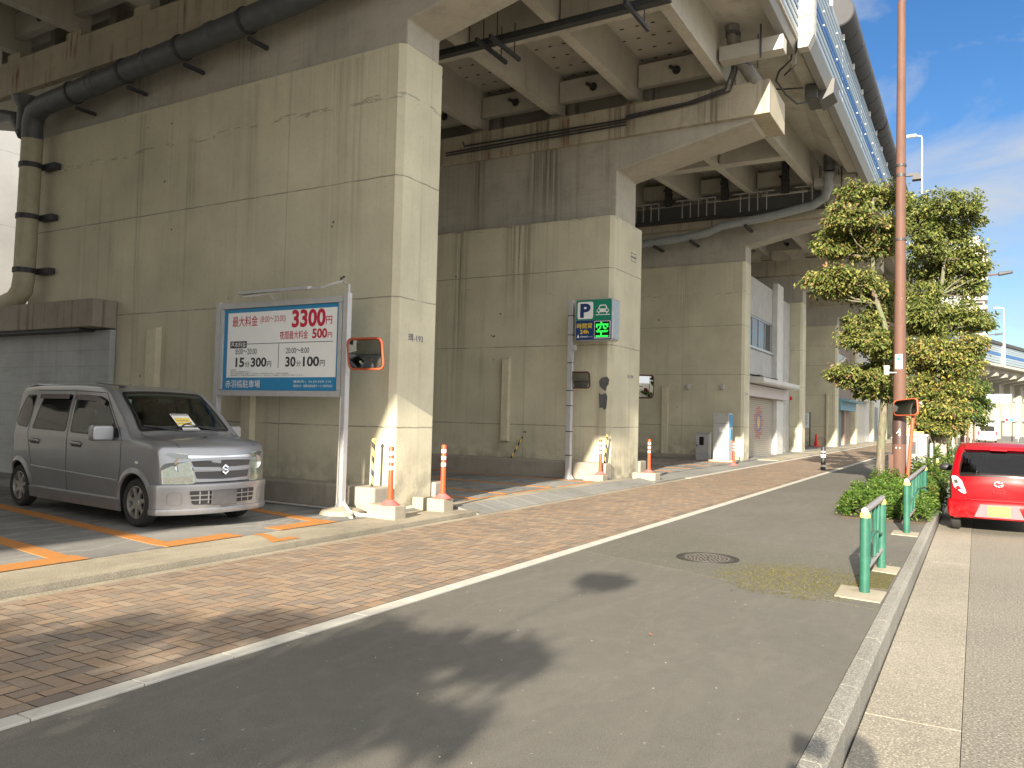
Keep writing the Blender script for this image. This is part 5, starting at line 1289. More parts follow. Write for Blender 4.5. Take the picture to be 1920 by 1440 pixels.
orange_post('orange post on the block just past the streaked pier', -6.84, 18.42, .20)
orange_post('orange post standing beside the white ticket machine', -6.97, 26.7, .03)
# yellow and black striped poles on the kerb walls
def striped(label, base, top, cap=True):
    t = thing('striped_pole', label, 'pole', base, 'striped poles on the pier kerbs')
    p, q = Vector(base), Vector(top); n = 26; seg = MB(); cols = 4
    a = q-p; L = a.length; ax = a.normalized(); e1 = ax.cross(Vector((0,1,.01))).normalized(); e2 = ax.cross(e1); r = .022; m_ = 12; k = 40
    vs = []; fs = []; ms = []
    for i in range(k+1):
        for j in range(m_):
            w = 6.2832*j/m_; vs.append(p+ax*(L*i/k)+(e1*math.cos(w)+e2*math.sin(w))*r)
    for i in range(k):
        for j in range(m_): fs.append((i*m_+j, i*m_+(j+1)%m_, (i+1)*m_+(j+1)%m_, (i+1)*m_+j)); ms.append(1 if ((i/k*L/.20+j/m_) % 1) < .5 else 0)
    seg.v = [tuple(v) for v in vs]; seg.f = fs; seg.m = ms; seg.c = [None]*len(fs); part('pole', seg, [YEL, BLACKB], t, smooth=60)
    if cap:
        b = MB(); b.ball(q+ax*.02, .034, 10); part('cap', b, YEL, t, smooth=60)
striped('striped pole with yellow cap standing between the fee board and the nearest orange post', (-7.57, 9.05, .42), (-7.56, 9.05, 1.07))
striped('leaning striped pole low on the streaked pier wall, below the pipe cover', (-9.93, 17.1, .45), (-9.72, 17.28, .98), False)
striped('striped pole beside the orange post at the streaked pier corner', (-7.45, 17.14, .45), (-7.40, 17.14, 1.06))
striped('dark striped pole leaning behind the second orange post', (-13.0, 17.1, .45), (-12.72, 17.25, 1.05), False)

# ticket machine and cabinet
t = thing('ticket_machine', 'tall white parking ticket machine with a blue side panel against the pier', 'ticket machine', (-7.8, 28.2, .03))
b = MB(); b.box(-8.2, -7.3, 27.95, 28.75, 0, .12); part('plinth', b, BLOCK, t, bevel=.015)
b = MB(); b.box(-8.07, -7.52, 28.1, 28.6, .12, 1.76); mc = part('housing', b, plain('machine_white', (.46,.475,.475), .4, var=.06), t, bevel=.012)
b = MB(); b.box(-7.518, -7.505, 28.16, 28.56, 1.28, 1.72); b.box(-7.518, -7.505, 28.3, 28.5, .85, 1.2); part('blue_panel', b, BOARDB, mc)
b = MB(); b.box(-7.85, -7.70, 28.088, 28.098, 1.10, 1.28); part('notice', b, BOARDW, mc)
b = MB()
for i in range(4): b.box(-7.83+i*.03, -7.815+i*.03, 28.084, 28.087, 1.245, 1.26)
b.box(-8.0, -7.98, 28.09, 28.098, 1.69, 1.71); b.box(-7.62, -7.6, 28.09, 28.098, 1.69, 1.71); part('marks', b, BLK_TXT, mc)
b = MB(); b.box(-8.06, -7.53, 28.094, 28.099, 1.40, 1.408); b.box(-8.06, -7.53, 28.094, 28.099, .60, .606); part('seam', b, DARKM, mc)
t = thing('metering_cabinet', 'low grey metal cabinet with small dark window left of the ticket machine', 'cabinet', (-8.55, 28.6, .03))
b = MB(); b.box(-8.79, -8.33, 28.42, 28.78, .05, 1.03); hb = part('housing', b, GREYPAINT, t, bevel=.01)
b = MB(); b.box(-8.82, -8.30, 28.38, 28.82, 1.032, 1.055); part('lid', b, GREYPAINT, t)
b = MB(); b.prism(round_poly([(-8.66,.60),(-8.50,.60),(-8.50,.90),(-8.66,.90)], .02), 'y', 28.41, 28.419); part('window', b, GLOSSBLK, hb)
b = MB(); b.box(-8.78, -8.34, 28.413, 28.419, .28, .286); b.box(-8.76, -8.73, 28.40, 28.419, .55, .62); part('latch', b, DARKM, hb)
# notice board, cone
t = thing('notice_board', 'narrow notice board on two dark legs in front of a far pier', 'notice board', (-8.6, 51, .06))
for x in (-9.2, -8.75):
    b = MB(); b.box(x-.03, x+.03, 50.97, 51.03, .06, 2.15); part('leg', b, DARKM, t)
b = MB(); b.box(-9.18, -8.77, 50.96, 51.04, 1.15, 2.12); part('frame', b, GREYPAINT, t); b = MB(); b.box(-9.15, -8.80, 50.945, 50.958, 1.2, 2.07); pb_ = part('sheet', b, BOARDW, t)
b = MB()
for k in range(9): b.box(-9.12, -8.85-.03*(k % 3), 50.94, 50.944, 1.95-k*.075, 1.97-k*.075)
part('printed_lines', b, BLK_TXT, pb_)
t = thing('traffic_cone', 'small red traffic cone on the ground beside the notice board', 'traffic cone', (-8.45, 51.5, .06))
CONE = plain('cone_red', (.72,.04,.02), .5)
b = MB(); b.lathe([(.001,.06),(.20,.06),(.20,.10),(.15,.10),(.05,.80),(.03,.82),(.001,.82)], (-8.45,51.5,0), n=16); part('body', b, CONE, t, smooth=30)
b = MB(); b.box(-8.68, -8.22, 51.27, 51.73, .058, .085); part('base', b, CONE, t, bevel=.02)
# black and white bollards on the path
def bw_post(label, x, y):
    t = thing('path_bollard', label, 'bollard', (x, y, .01), 'black and white bollards beside the white edge line')
    b = MB(); b.lathe([(.001,.0),(.075,.0),(.075,.70),(.068,.735),(.05,.75),(.001,.755)], (x,y,.01), n=18); part('tube', b, BLACKB, t, smooth=40)
    for z0, z1 in ((.10,.165),(.40,.50),(.565,.60)):
        q = MB(); q.lathe([(.0755,z0),(.0765,z0+.002),(.0765,z1),(.0755,z1+.002)], (x,y,.01), n=18); part('reflective_band', q, WHITER, t, smooth=40)
bw_post('black and white bollard standing on the bricks, the nearer of the two', -4.22, 27.0)
bw_post('black and white bollard beyond the tree trunk, the farther of the two', -4.05, 44.2)

# green guard rails
def guard(label, x0, ya, yb, hgt=.72, zb=0, inner=True):
    t = thing('guard_rail', label, 'guard rail', (x0, ya, 0), 'green guard rails along the kerb')
    for y in (ya, yb):
        b = MB(); b.lathe([(.043,zb-.02),(.043,hgt-.05)], (x0,y,0), n=16); po = part('post', b, GREENP, t, smooth=40)
        b = MB(); b.lathe([(.0445,hgt-.05),(.0445,hgt-.025),(.043,hgt-.02),(.03,hgt+.005),(.001,hgt+.01)], (x0,y,0), n=16); part('yellow_band', b, YEL, po, smooth=40)
    b = MB(); b.tube([(x0,ya-.03,hgt+.012),(x0,yb+.03,hgt+.012)], .03, 10); part('top_rail', b, SILVRAIL, t, smooth=40)
    b = MB(); b.tube([(x0,ya,.20),(x0,yb,.20)], .022, 10); part('bottom_rail', b, SILVRAIL, t, smooth=40)
    k = max(2, int((yb-ya)/.36)); 
    for i in range(1, k):
        y = ya+(yb-ya)*i/k; b = MB()
        b.tube([(x0,y,hgt-.01),(x0,y-.07,.45),(x0,y-.10,.33),(x0,y-.04,.22)] if i % 2 else [(x0,y,hgt-.01),(x0,y+.05,.45),(x0,y+.07,.33),(x0,y+.03,.22)], .018, 8); part('baluster', b, GREENP, t, smooth=40)
    b = MB(); b.tube([(x0,ya+.04,.36),(x0,(ya+yb)/2-.15,.46),(x0,(ya+yb)/2+.15,.46),(x0,yb-.04,.36)], .016, 8); part('middle_bar', b, GREENP, t, smooth=40)
    return t
guard('short green guard rail nearest the viewer, standing alone on pads by the mossy asphalt', -.86, 7.78, 9.22)
guard('green guard rail running along the shrub bed beside the brown pole', -.84, 12.38, 16.8)
guard('green guard rail behind the left mirror of the red car', -.78, 20.6, 23.8)
guard('far green guard rail along the kerb beyond the red car roof', -.78, 30, 37, .74)

# brown utility pole and what it carries
t = thing('utility_pole', 'tall reddish brown steel pole in the shrub bed, with stickers and a dark lower band', 'pole', (-1.42, 18.78, 0))
b = MB(); x, y = -1.42, 18.78; b.tube([(x,y,-.05),(x,y,1.0),(x,y,4),(x,y,10.25),(x+.0,y,10.6),(x+.06,y,10.85),(x+.3,y-.1,11.2),(x+1.3,y-.3,11.7)], [.138,.135,.112,.080,.077,.075,.068,.055], 24); part('shaft', b, BROWNP, t, smooth=40)
b = MB(); b.tube([(x,y,1.10),(x,y,1.5),(x,y,1.62)], [.1385,.1365,.1355], 24, caps=False); part('dark_wrap', b, plain('dark_brown_wrap', (.055,.03,.028), .5), t, smooth=40)
b = MB(); b.box(x-.20, x-.10, y-.12, y-.02, 0, .88); part('cable_riser', b, BROWNP, t, bevel=.008)
b = MB(); b.box(x+.10, x+.18, y-.10, y, 0, .55); part('cable_riser', b, BROWNP, t, bevel=.008)
def on_pole(b, x0, x1, z0, z1, r, m=0):
    n = 6; vs = []
    for i in range(n+1):
        a = x0+(x1-x0)*i/n; s = a/r; vs += [(x+r*math.sin(s), y-r*math.cos(s), z0), (x+r*math.sin(s), y-r*math.cos(s), z1)]
    b.add(vs, [(2*i, 2*i+2, 2*i+3, 2*i+1) for i in range(n)], m)
b = MB(); on_pole(b, -.09, .06, 2.68, 2.99, .128); st = part('sticker', b, WHITESTK, t)
pf = lambda r: (lambda a, c: (x+r*math.sin(a/r), y-r*math.cos(a/r), c))
b = MB(); on_pole(b, -.05, .02, 2.87, 2.91, .130); on_pole(b, -.03, .0, 2.855, 2.925, .130); part('green_mark', b, SGREEN, st)
b = MB(); put_text(b, '東京電', -.07, .04, 2.945, 2.975, pf(.130), .01); part('red_lettering', b, plain('sticker_red', (.5,.1,.06), .5), st)
b = MB(); put_text(b, '79ロ3', -.075, .045, 2.705, 2.77, pf(.130), .02); put_text(b, 'ロ3', -.075, -.02, 2.79, 2.825, pf(.130), .02); part('brown_lettering', b, plain('sticker_brown', (.22,.12,.08), .5), st)
b = MB(); put_text(b, '4', -.045, .035, 1.27, 1.42, pf(.1395), .02)
b.tube([(x-.05,y-.140,1.02),(x-.05,y-.142,1.02)], .014, 8); b.tube([(x+.02,y-.142,1.02),(x+.02,y-.144,1.02)], .014, 8); part('number', b, WHT_TXT, t)
b = MB(); b.tube([(x-.05,y-.1,2.60),(x-.24,y-.16,2.60)], .018, 6); sn = part('sensor_arm', b, STEEL, t)
b = MB(); b.lathe([(.001,2.55),(.05,2.55),(.055,2.58),(.055,2.68),(.062,2.685),(.062,2.75),(.001,2.755)], (x-.24,y-.16,0), n=16); part('sensor', b, PANEL_W, sn, smooth=40)
b = MB(); b.tube([(x,y,6.80),(x,y,6.86)], .106, 18); b.box(x+.08, x+.34, y-.03, y+.03, 6.80, 6.86); b.prism([(x+.22,6.70),(x+.40,6.70),(x+.38,6.80),(x+.24,6.80)], 'y', y-.09, y+.09); part('bracket_lamp', b, DARKM, t)
for z in (7.02, 5.42):
    b = MB(); b.tube([(x,y,z),(x,y,z+.05)], .112 if z > 6 else .118, 18); part('clamp', b, DARKM, t)
# orange post mirror next to it
t = thing('corner_mirror', 'orange framed convex mirror on a slanted orange post in front of the brown pole', 'mirror', (-1.26, 18.42, 0))
b = MB(); b.tube([(-1.27,18.40,0),(-1.20,18.42,.9),(-1.13,18.44,1.82)], .036, 14); part('post', b, ORNGP, t, smooth=40)
P = round_poly([(-.235,-.13),(.235,-.17),(.235,.16),(-.235,.16)], .06, 5); rotm = Matrix.Rotation(R(-22), 4, 'Z') @ Matrix.Rotation(R(-8), 4, 'X') @ Matrix.Rotation(R(-7), 4, 'Y'); cpt = Vector((-1.27, 18.36, 1.86))
b = MB(); V, F = fill(P, (), .05); b.add([tuple(cpt+rotm @ Vector((a, -.05*(1-(a/.25)**2*.5-(c/.18)**2*.4), c))) for a, c in V], F); part('mirror_glass', b, MIRRORM, t, smooth=60)
b = MB(); b.tube([tuple(cpt+rotm @ Vector((a, .0, c))) for a, c in P+[P[0]]], .024, 8); part('rim', b, ORNGP, t, smooth=50)
b = MB(); b.add([tuple(cpt+rotm @ Vector((a, .03, c))) for a, c in V], [f[::-1] for f in F]); part('back_shell', b, ORNGP, t)
b = MB(); b.tube([(-1.13,18.44,1.74),(-1.2,18.40,1.80),tuple(cpt+rotm @ Vector((0,.03,0)))], .018, 6); part('arm', b, DARKM, t)
# cabinet behind the pole
t = thing('street_cabinet', 'grey street cabinet with a yellow topped band behind the brown pole', 'cabinet', (-1.15, 20.8, 0))
b = MB(); b.box(-1.42, -.99, 20.6, 21.2, 0, 1.25); hb = part('housing', b, plain('cabinet_grey', (.20,.215,.235), .5, var=.15), t, bevel=.012)
b = MB(); b.box(-1.44, -.97, 20.57, 21.22, 1.252, 1.30); part('lid', b, GREYPAINT, t); b = MB(); b.box(-1.40, -1.05, 20.55, 20.6, 1.31, 1.36); part('yellow_strip', b, YEL, t)
b = MB(); b.box(-1.36, -1.22, 20.59, 20.598, .85, 1.12); part('plate', b, DARKM, hb); b = MB(); b.box(-1.40, -1.01, 20.59, 20.598, .62, .632); b.box(-1.19, -1.182, 20.59, 20.598, .05, 1.2); part('seam', b, DARKM, hb)
t = thing('stone_post', 'weathered white post in the shrubs right of the grey cabinet', 'post', (-.92, 21.0, 0))
b = MB(); b.prism([(-.955,-.05),(-.875,-.05),(-.885,1.06),(-.90,1.10),(-.93,1.10),(-.945,1.06)], 'y', 20.96, 21.05); part('shaft', b, PANEL_W, t, bevel=.01)
t = thing('concrete_pillar', 'pale concrete pillar with a white hooked arrow outline behind the shrubs', 'pillar', (-.86, 24.3, 0))
b = MB(); b.box(-1.02, -.70, 24.2, 24.5, 0, 1.25); part('shaft', b, BLOCK, t, bevel=.03)
b = MB(); b.tube([(-.95,24.19,.75),(-.84,24.19,.93),(-.80,24.19,.93),(-.74,24.19,.86),(-.80,24.19,.74)], .014, 6); part('arrow_outline', b, WHITER, t)
BL_A=[(-2.36,20.7,6.93,0.53,0.31),(-1.84,20.69,6.87,0.4,0.33),(-2.59,19.71,6.3,0.48,0.25),(-2.03,19.74,6.06,0.53,0.29),(-2.94,20.57,6.08,0.36,0.21),(-2.56,20.46,5.83,0.44,0.23),(-1.8,20.39,5.93,0.34,0.25),(-3.09,19.99,5.69,0.26,0.13),(-2.72,20.32,5.52,0.35,0.21),(-2.08,20.32,5.5,0.34,0.18),(-3.25,20.29,4.91,0.34,0.18),(-2.82,19.82,4.91,0.4,0.23),(-2.51,20.12,4.81,0.44,0.23),(-2.98,20.08,4.6,0.35,0.18),(-2.26,20.45,4.46,0.55,0.23),(-1.89,20.74,4.68,0.34,0.2),(-1.99,20.69,4.1,0.41,0.25),(-2.29,20.25,3.78,0.39,0.25),(-2.45,20.14,3.43,0.32,0.2),(-1.97,19.95,3.4,0.31,0.24),(-1.78,19.69,3.13,0.28,0.19),(-2.44,19.68,2.6,0.34,0.11),(-2.85,20.16,2.58,0.19,0.09),(-2.14,20.0,2.48,0.33,0.22),(-1.87,20.07,2.24,0.31,0.24),(-2.27,20.63,2.2,0.21,0.13),(-1.83,20.23,2.68,0.29,0.2),(-2.06,20.27,2.81,0.31,0.12)]
BL_B=[(-1.27,25.03,7.69,0.48,0.33),(-0.79,24.64,7.61,0.51,0.3),(-0.31,25.19,7.57,0.41,0.36),(-1.39,24.85,7.05,0.42,0.3),(-0.95,25.52,7.11,0.56,0.34),(-0.44,26.4,7.19,0.46,0.34),(-0.03,25.81,7.33,0.18,0.27),(-1.12,24.93,6.37,0.52,0.33),(-0.57,26.21,6.57,0.56,0.37),(-0.16,26.03,6.43,0.39,0.31),(-1.37,25.92,5.96,0.49,0.31),(-0.84,26.23,5.97,0.54,0.37),(-0.23,25.97,5.96,0.47,0.31),(0.03,26.02,5.88,0.23,0.24),(-1.4,25.24,5.24,0.45,0.3),(-0.91,26.37,5.4,0.57,0.35),(-0.3,26.33,5.41,0.48,0.34),(-1.18,24.89,4.65,0.52,0.3),(-0.62,25.96,4.76,0.58,0.31),(-0.09,25.89,4.5,0.44,0.15),(0.16,25.43,4.29,0.2,0.12),(-1.28,25.55,4.28,0.46,0.28),(-0.81,25.48,4.11,0.52,0.3)]
BL_C=[(-1.37,24.79,3.61,0.44,0.3),(-0.89,24.2,3.48,0.5,0.32),(-0.4,24.66,3.65,0.5,0.29),(-0.03,24.0,3.51,0.21,0.19),(-1.37,24.74,3.01,0.47,0.33),(-0.85,24.76,2.94,0.53,0.32),(-0.33,24.15,3.04,0.41,0.28),(-1.4,24.29,2.41,0.44,0.29),(-0.97,24.79,2.35,0.51,0.32),(-0.46,24.51,2.42,0.42,0.26),(-1.16,24.18,1.83,0.43,0.26),(-0.69,23.81,1.83,0.44,0.25),(-1.0,23.95,1.41,0.35,0.2),(-0.58,24.48,1.49,0.32,0.2),(-1.24,23.73,1.54,0.25,0.17)]
BL_D=[(-0.66,40.98,3.4,0.62,0.38),(-0.14,39.44,2.98,0.47,0.41),(0.06,40.99,2.45,0.41,0.33),(-0.44,39.54,2.18,0.51,0.37),(-0.04,41.1,1.74,0.37,0.33),(-0.35,40.49,2.79,0.57,0.42)]
# ================================================================== plants
def leafmat(name, tr=.35):
    g = G(name); a = g.n('ShaderNodeAttribute', attribute_name='tint').outputs['Color']
    g.out(a, .55, 0, .35); t = g.t
    tl = g.n('ShaderNodeBsdfTranslucent'); g.li(a, tl.inputs[0]); ms = g.n('ShaderNodeMixShader'); ms.inputs[0].default_value = tr
    g.li(g.b.outputs[0], ms.inputs[1]); g.li(tl.outputs[0], ms.inputs[2]); g.li(ms.outputs[0], t.nodes['Material Output'].inputs[0]); return g.mat
LEAFM = leafmat('leaf')
BARK = G('bark'); _n = BARK.noise(6, detail=7, rough=.7, stretch=(3, 3, .8)); BARK.bump(_n, .8, .02)
BARK = BARK.out(BARK.mix(BARK.ramp(BARK.noise(1.5, detail=4), .45, .65), BARK.mix(BARK.ramp(_n, .35, .65), (.085, .072, .055), (.20, .18, .14)), (.12, .14, .07)), .9)
AUT = [((.085,.125,.028),5), ((.135,.175,.04),7), ((.20,.225,.06),8), ((.29,.285,.09),5), ((.32,.24,.10),3), ((.28,.15,.08),1), ((.055,.085,.024),4)]
GRN = [((.05,.10,.02),5), ((.09,.15,.03),5), ((.15,.19,.04),3), ((.03,.06,.016),4), ((.24,.22,.06),2)]
SHR = [((.075,.16,.022),6), ((.12,.21,.035),5), ((.17,.24,.05),3), ((.035,.08,.014),3)]
def pal(P):
    o = []
    for c, n in P: o += [c]*n
    return o
def leaf(b, p, L, w, d, rng, cols):
    d = Vector(d).normalized(); up_ = Vector((rng.gauss(0,.5), rng.gauss(0,.5), 1)).normalized()
    s = d.cross(up_)
    if s.length < 1e-3: return
    s.normalize(); n = s.cross(d)
    q = rng.uniform(.75, 1.25); c = rng.choice(cols); c = tuple(x*q for x in c); f = rng.uniform(.1, .5)*w
    a = p+d*L*.38; e = p+d*L*.72
    b.add([p, a+s*w*.5+n*f, e+s*w*.38+n*f*.7, p+d*L-n*L*.12, e-s*w*.38+n*f*.7, a-s*w*.5+n*f, e, a], [(0,7,1),(7,6,2,1),(6,3,2),(0,5,7),(7,5,4,6),(6,4,3)], 0, c)
def tree(label, base, trunk, r0_, blobs, cols, seed, group, L=.106, dens=1.0, name='street_tree'):
    rng = random.Random(seed); t = thing(name, label, 'tree', base, group)
    tr = MB(); tp = [Vector(p) for p in trunk]; k = len(tp)
    tr.tube(tp, [r0_*(1-.75*i/(k-1)) for i in range(k)], 12)
    cr_ = MB(); cols = pal(cols)
    for (x, y, z, rx, rz) in blobs:
        rx *= 1.12; rz *= 1.35
        c = Vector((x, y, z)); ry = rx*rng.uniform(.8, 1.2)
        # limb from the trunk to the clump
        best = min(tp, key=lambda p: (p-(c-Vector((0,0,.3+.22*math.hypot(c.x-p.x, c.y-p.y))))).length)
        m1 = best.lerp(c, .5)+Vector((rng.uniform(-.1,.1), rng.uniform(-.1,.1), -.08)); d_ = (c-best).length
        lf = .35 if seed == 17 else 1; tr.tube([best, m1, c+Vector((0,0,-rz*.3))], [(.016+.010*d_)*lf, (.012+.005*d_)*lf, .005], 6, caps=False)
        twigs = []
        nt_ = int(11+rx*36)
        for i in range(nt_):
            a = rng.uniform(0, 6.283); q = rng.uniform(.35, 1.0)**.6; e = rng.uniform(-.5, 1.0)
            p = c+Vector((rx*q*math.cos(a), ry*q*math.sin(a), rz*e*(1-.3*q)))
            s_ = c.lerp(m1, rng.uniform(0, .3)); mid = s_.lerp(p, .55)+Vector((0,0,rng.uniform(-.04,.06)))
            tr.tube([s_, mid, p], [.008, .005, .0025], 4, caps=False); twigs += [(mid, p), (s_.lerp(mid, .6), mid)]
            for _ in range(int(rng.uniform(20, 30)*dens*(.11/L))):
                w = p+Vector((rng.gauss(0, .085), rng.gauss(0, .085), rng.gauss(0, .055)))*(1 if rx > .25 else .7)
                if rng.random() < .35: w = mid.lerp(p, rng.random())+Vector((rng.gauss(0,.05), rng.gauss(0,.05), rng.gauss(0,.04)))
                o = (w-c); o.z = 0
                d = Vector((rng.gauss(0,.7), rng.gauss(0,.7), rng.uniform(-1.0,.05)))+(o.normalized()*.6 if o.length > .01 else Vector((0,0,0)))
                leaf(cr_, w, L*rng.uniform(.6, 1.25), L*.52*rng.uniform(.7, 1.2), d, rng, cols)
    part('trunk', tr, BARK, t, smooth=60); part('crown', cr_, LEAFM, t); return t
GT = 'trees along the planting strip'
def fuller(B, seed):
    q = random.Random(seed); o = list(B)
    for i, (x, y, z, rx, rz) in enumerate(B):
        j = min((k for k in range(len(B)) if k != i), key=lambda k: (B[k][0]-x)**2+(B[k][1]-y)**2*.3+(B[k][2]-z)**2+q.random()*.8)
        f = q.uniform(.4, .6); o.append((x+(B[j][0]-x)*f, y+q.uniform(-.5, .5), z+(B[j][2]-z)*f+q.uniform(-.12, .12), rx*.72, rz*.75))
    return o
BL_A, BL_B, BL_C = fuller(BL_A, 1), fuller(BL_B, 2), fuller(BL_C, 3)
tree('slender street tree left of the brown pole, yellowing leaves in layers', (-1.9, 20.2, 0), [(-1.95,20.2,-.05),(-1.92,20.2,.5),(-1.90,20.2,1.2),(-1.84,20.2,2.1),(-1.82,20.2,2.7),(-1.74,20.2,3.1),(-1.82,20.2,3.7),(-2.0,20.2,4.3),(-2.12,20.2,4.7),(-2.1,20.2,5.4),(-2.15,20.2,6.1),(-2.1,20.25,6.8)], .105, BL_A, AUT, 11, GT)
tree('tall leafy street tree standing right behind the brown pole', (-1.35, 25.5, 0), [(-1.35,25.5,-.05),(-1.3,25.5,1.2),(-1.22,25.5,2.4),(-1.15,25.5,3.3),(-1.0,25.5,4.3),(-.9,25.5,5.2),(-.8,25.5,6.2),(-.75,25.5,7.2)], .12, BL_B, AUT[:4]+AUT[6:], 12, GT, .112, .9)
tree('lower bushy tree with yellow leaves between the brown pole and the red car', (-1.05, 24.3, 0), [(-1.05,24.3,-.05),(-1.05,24.3,.8),(-1.0,24.3,1.4),(-.98,24.3,2.2),(-.9,24.3,3.0),(-.85,24.3,3.5)], .07, BL_C, AUT+[((.36,.31,.06),5)], 13, GT, .108, 1.0)
tree('small green tree farther along the planting strip beside the far brown pole', (-.9, 40.3, 0), [(-1.2,40.3,-.05),(-1.0,40.3,1.2),(-.6,40.3,2.4),(-.4,40.3,3.2)], .09, BL_D, GRN, 14, GT, .15, 1.1)
BL_E = [(-1.2+random.uniform(-1,1), 56+random.uniform(-1.2,1.2), 2.2+.35*k, .8, .5) for k in range(9)]
tree('rounded green tree far along the kerb, mostly behind nearer leaves', (-1.4, 56, 0), [(-1.4,56,-.05),(-1.35,56,1.8),(-1.3,56,3.2),(-1.3,56,5)], .12, BL_E, GRN, 15, GT, .19, 1.0)
BL_F = [(-1.2+random.uniform(-1,1), 72+random.uniform(-1.2,1.2), 2.4+.4*k, .9, .6) for k in range(8)]
tree('farthest green kerbside tree short of the curved viaduct', (-1.4, 72, 0), [(-1.4,72,-.05),(-1.35,72,1.8),(-1.3,72,3.2),(-1.3,72,5)], .12, BL_F, GRN, 16, GT, .22, 1.0)
# the street tree behind the viewer whose shade lies on the pavement
SH = []
for sx, sy, h, r in ((-3.55,1.2,3.2,.5),(-3.5,2.0,3.4,.5),(-3.3,2.7,3.3,.45),(-3.35,3.4,3.4,.42),(-3.15,4.0,3.5,.36),(-2.85,4.15,3.3,.26),(-2.9,3.3,3.2,.34),(-2.9,2.4,3.0,.36),(-3.0,1.6,3.0,.4),(-2.6,1.4,2.8,.3),(-2.5,4.35,3.6,.14),(-2.25,3.2,3.0,.12),(-2.97,6.9,4.3,.11),(-4.4,3.9,4.3,.24),(-4.9,3.2,4.4,.26),(-5.4,2.4,4.6,.3),(-5.0,1.7,4.2,.4),(-4.4,2.5,4.0,.28)):
    SH.append((sx+.486*h, sy-2.78*h, h, r, r*.55))
tree('street tree just behind the viewer, shading the lower left pavement', (-1.2, -7.5, 0), [(-1.2,-7.5,-.05),(-1.2,-7.5,1.2),(-1.25,-7.4,2.2),(-1.4,-7.2,3.0),(-1.6,-7.6,3.8),(-1.6,-8,4.6)], .1, SH, AUT, 17, GT, .115, .9)
# the person taking the picture stands behind the viewpoint; only the shadow of head and raised arms falls on the kerb
t = thing('person', 'person in dark jacket and jeans behind the viewpoint, arms raised, shadow falling on the kerb', 'person', (.33, -.34, -.2))
def skin(name, V, E_, mat_, root_=0, sub=2):
    me = bpy.data.meshes.new(name); ox, oy, oz = t.location
    me.from_pydata([(v[0]-ox, v[1]-oy, v[2]-oz) for v in V], E_, []); me.materials.append(mat_); o = bpy.data.objects.new(name, me); COL.objects.link(o); o.parent = t
    o.modifiers.new('skin', 'SKIN'); me.skin_vertices.new() if not me.skin_vertices else None
    for i, v in enumerate(V): me.skin_vertices[0].data[i].radius = (v[3], v[4] if len(v) > 4 else v[3])
    me.skin_vertices[0].data[root_].use_root = True; sb = o.modifiers.new('smooth', 'SUBSURF'); sb.levels = sub; sb.render_levels = sub; return o
X0, Y0 = .33, -.34
body = skin('body', [(X0,Y0,.72,.15,.11),(X0,Y0,.95,.14,.10),(X0,Y0,1.15,.17,.11),(X0,Y0,1.25,.10,.08),(X0,Y0+.02,1.36,.055),(X0,Y0+.03,1.47,.075,.09),(X0,Y0+.03,1.56,.07,.085),
    (X0-.10,Y0,.60,.085),(X0-.11,Y0+.02,.25,.06),(X0-.11,Y0,-.10,.042),(X0-.11,Y0+.12,-.15,.04),(X0+.10,Y0,.60,.085),(X0+.11,Y0+.02,.25,.06),(X0+.11,Y0,-.10,.042),(X0+.11,Y0+.12,-.15,.04),
    (X0-.19,Y0,1.22,.06),(X0-.30,Y0+.06,1.00,.048),(X0-.36,Y0+.22,1.18,.038),(X0-.36,Y0+.27,1.38,.028),(X0+.19,Y0,1.22,.06),(X0+.25,Y0+.10,1.00,.048),(X0-.02,Y0+.24,1.18,.038),(X0-.24,Y0+.27,1.36,.028)],
    [(0,1),(1,2),(2,3),(3,4),(4,5),(5,6),(0,7),(7,8),(8,9),(9,10),(0,11),(11,12),(12,13),(13,14),(3,15),(15,16),(16,17),(17,18),(3,19),(19,20),(20,21),(21,22)], plain('dark_jacket', (.05,.055,.07), .8))
b = MB(); b.ball((X0, Y0+.02, 1.53), .105, 14, 0, (.80, 1.0, 1.05)); part('hair', b, plain('dark_hair', (.02,.018,.016), .6), t, smooth=60)
for sx, s_ in ((X0-.36, -1), (X0-.24, 1)):
    for k in range(5):
        z0 = 1.40+k*.016; skin('finger', [(sx,Y0+.27,z0,.009),(sx+s_*-.02,Y0+.285,z0+.02,.009),(sx+s_*-.03,Y0+.278,z0+.035,.007)], [(0,1),(1,2)], plain('skin_tone', (.45,.27,.19), .5) if 'skin_tone' not in bpy.data.materials else bpy.data.materials['skin_tone'], 0, 1)
b = MB(); b.box(X0-.375, X0-.215, Y0+.285, Y0+.294, 1.41, 1.49); solo('phone', b, GLOSSBLK, 'dark phone held up behind the viewpoint', 'phone', (X0-.3, Y0+.29, 1.45), bevel=.003)
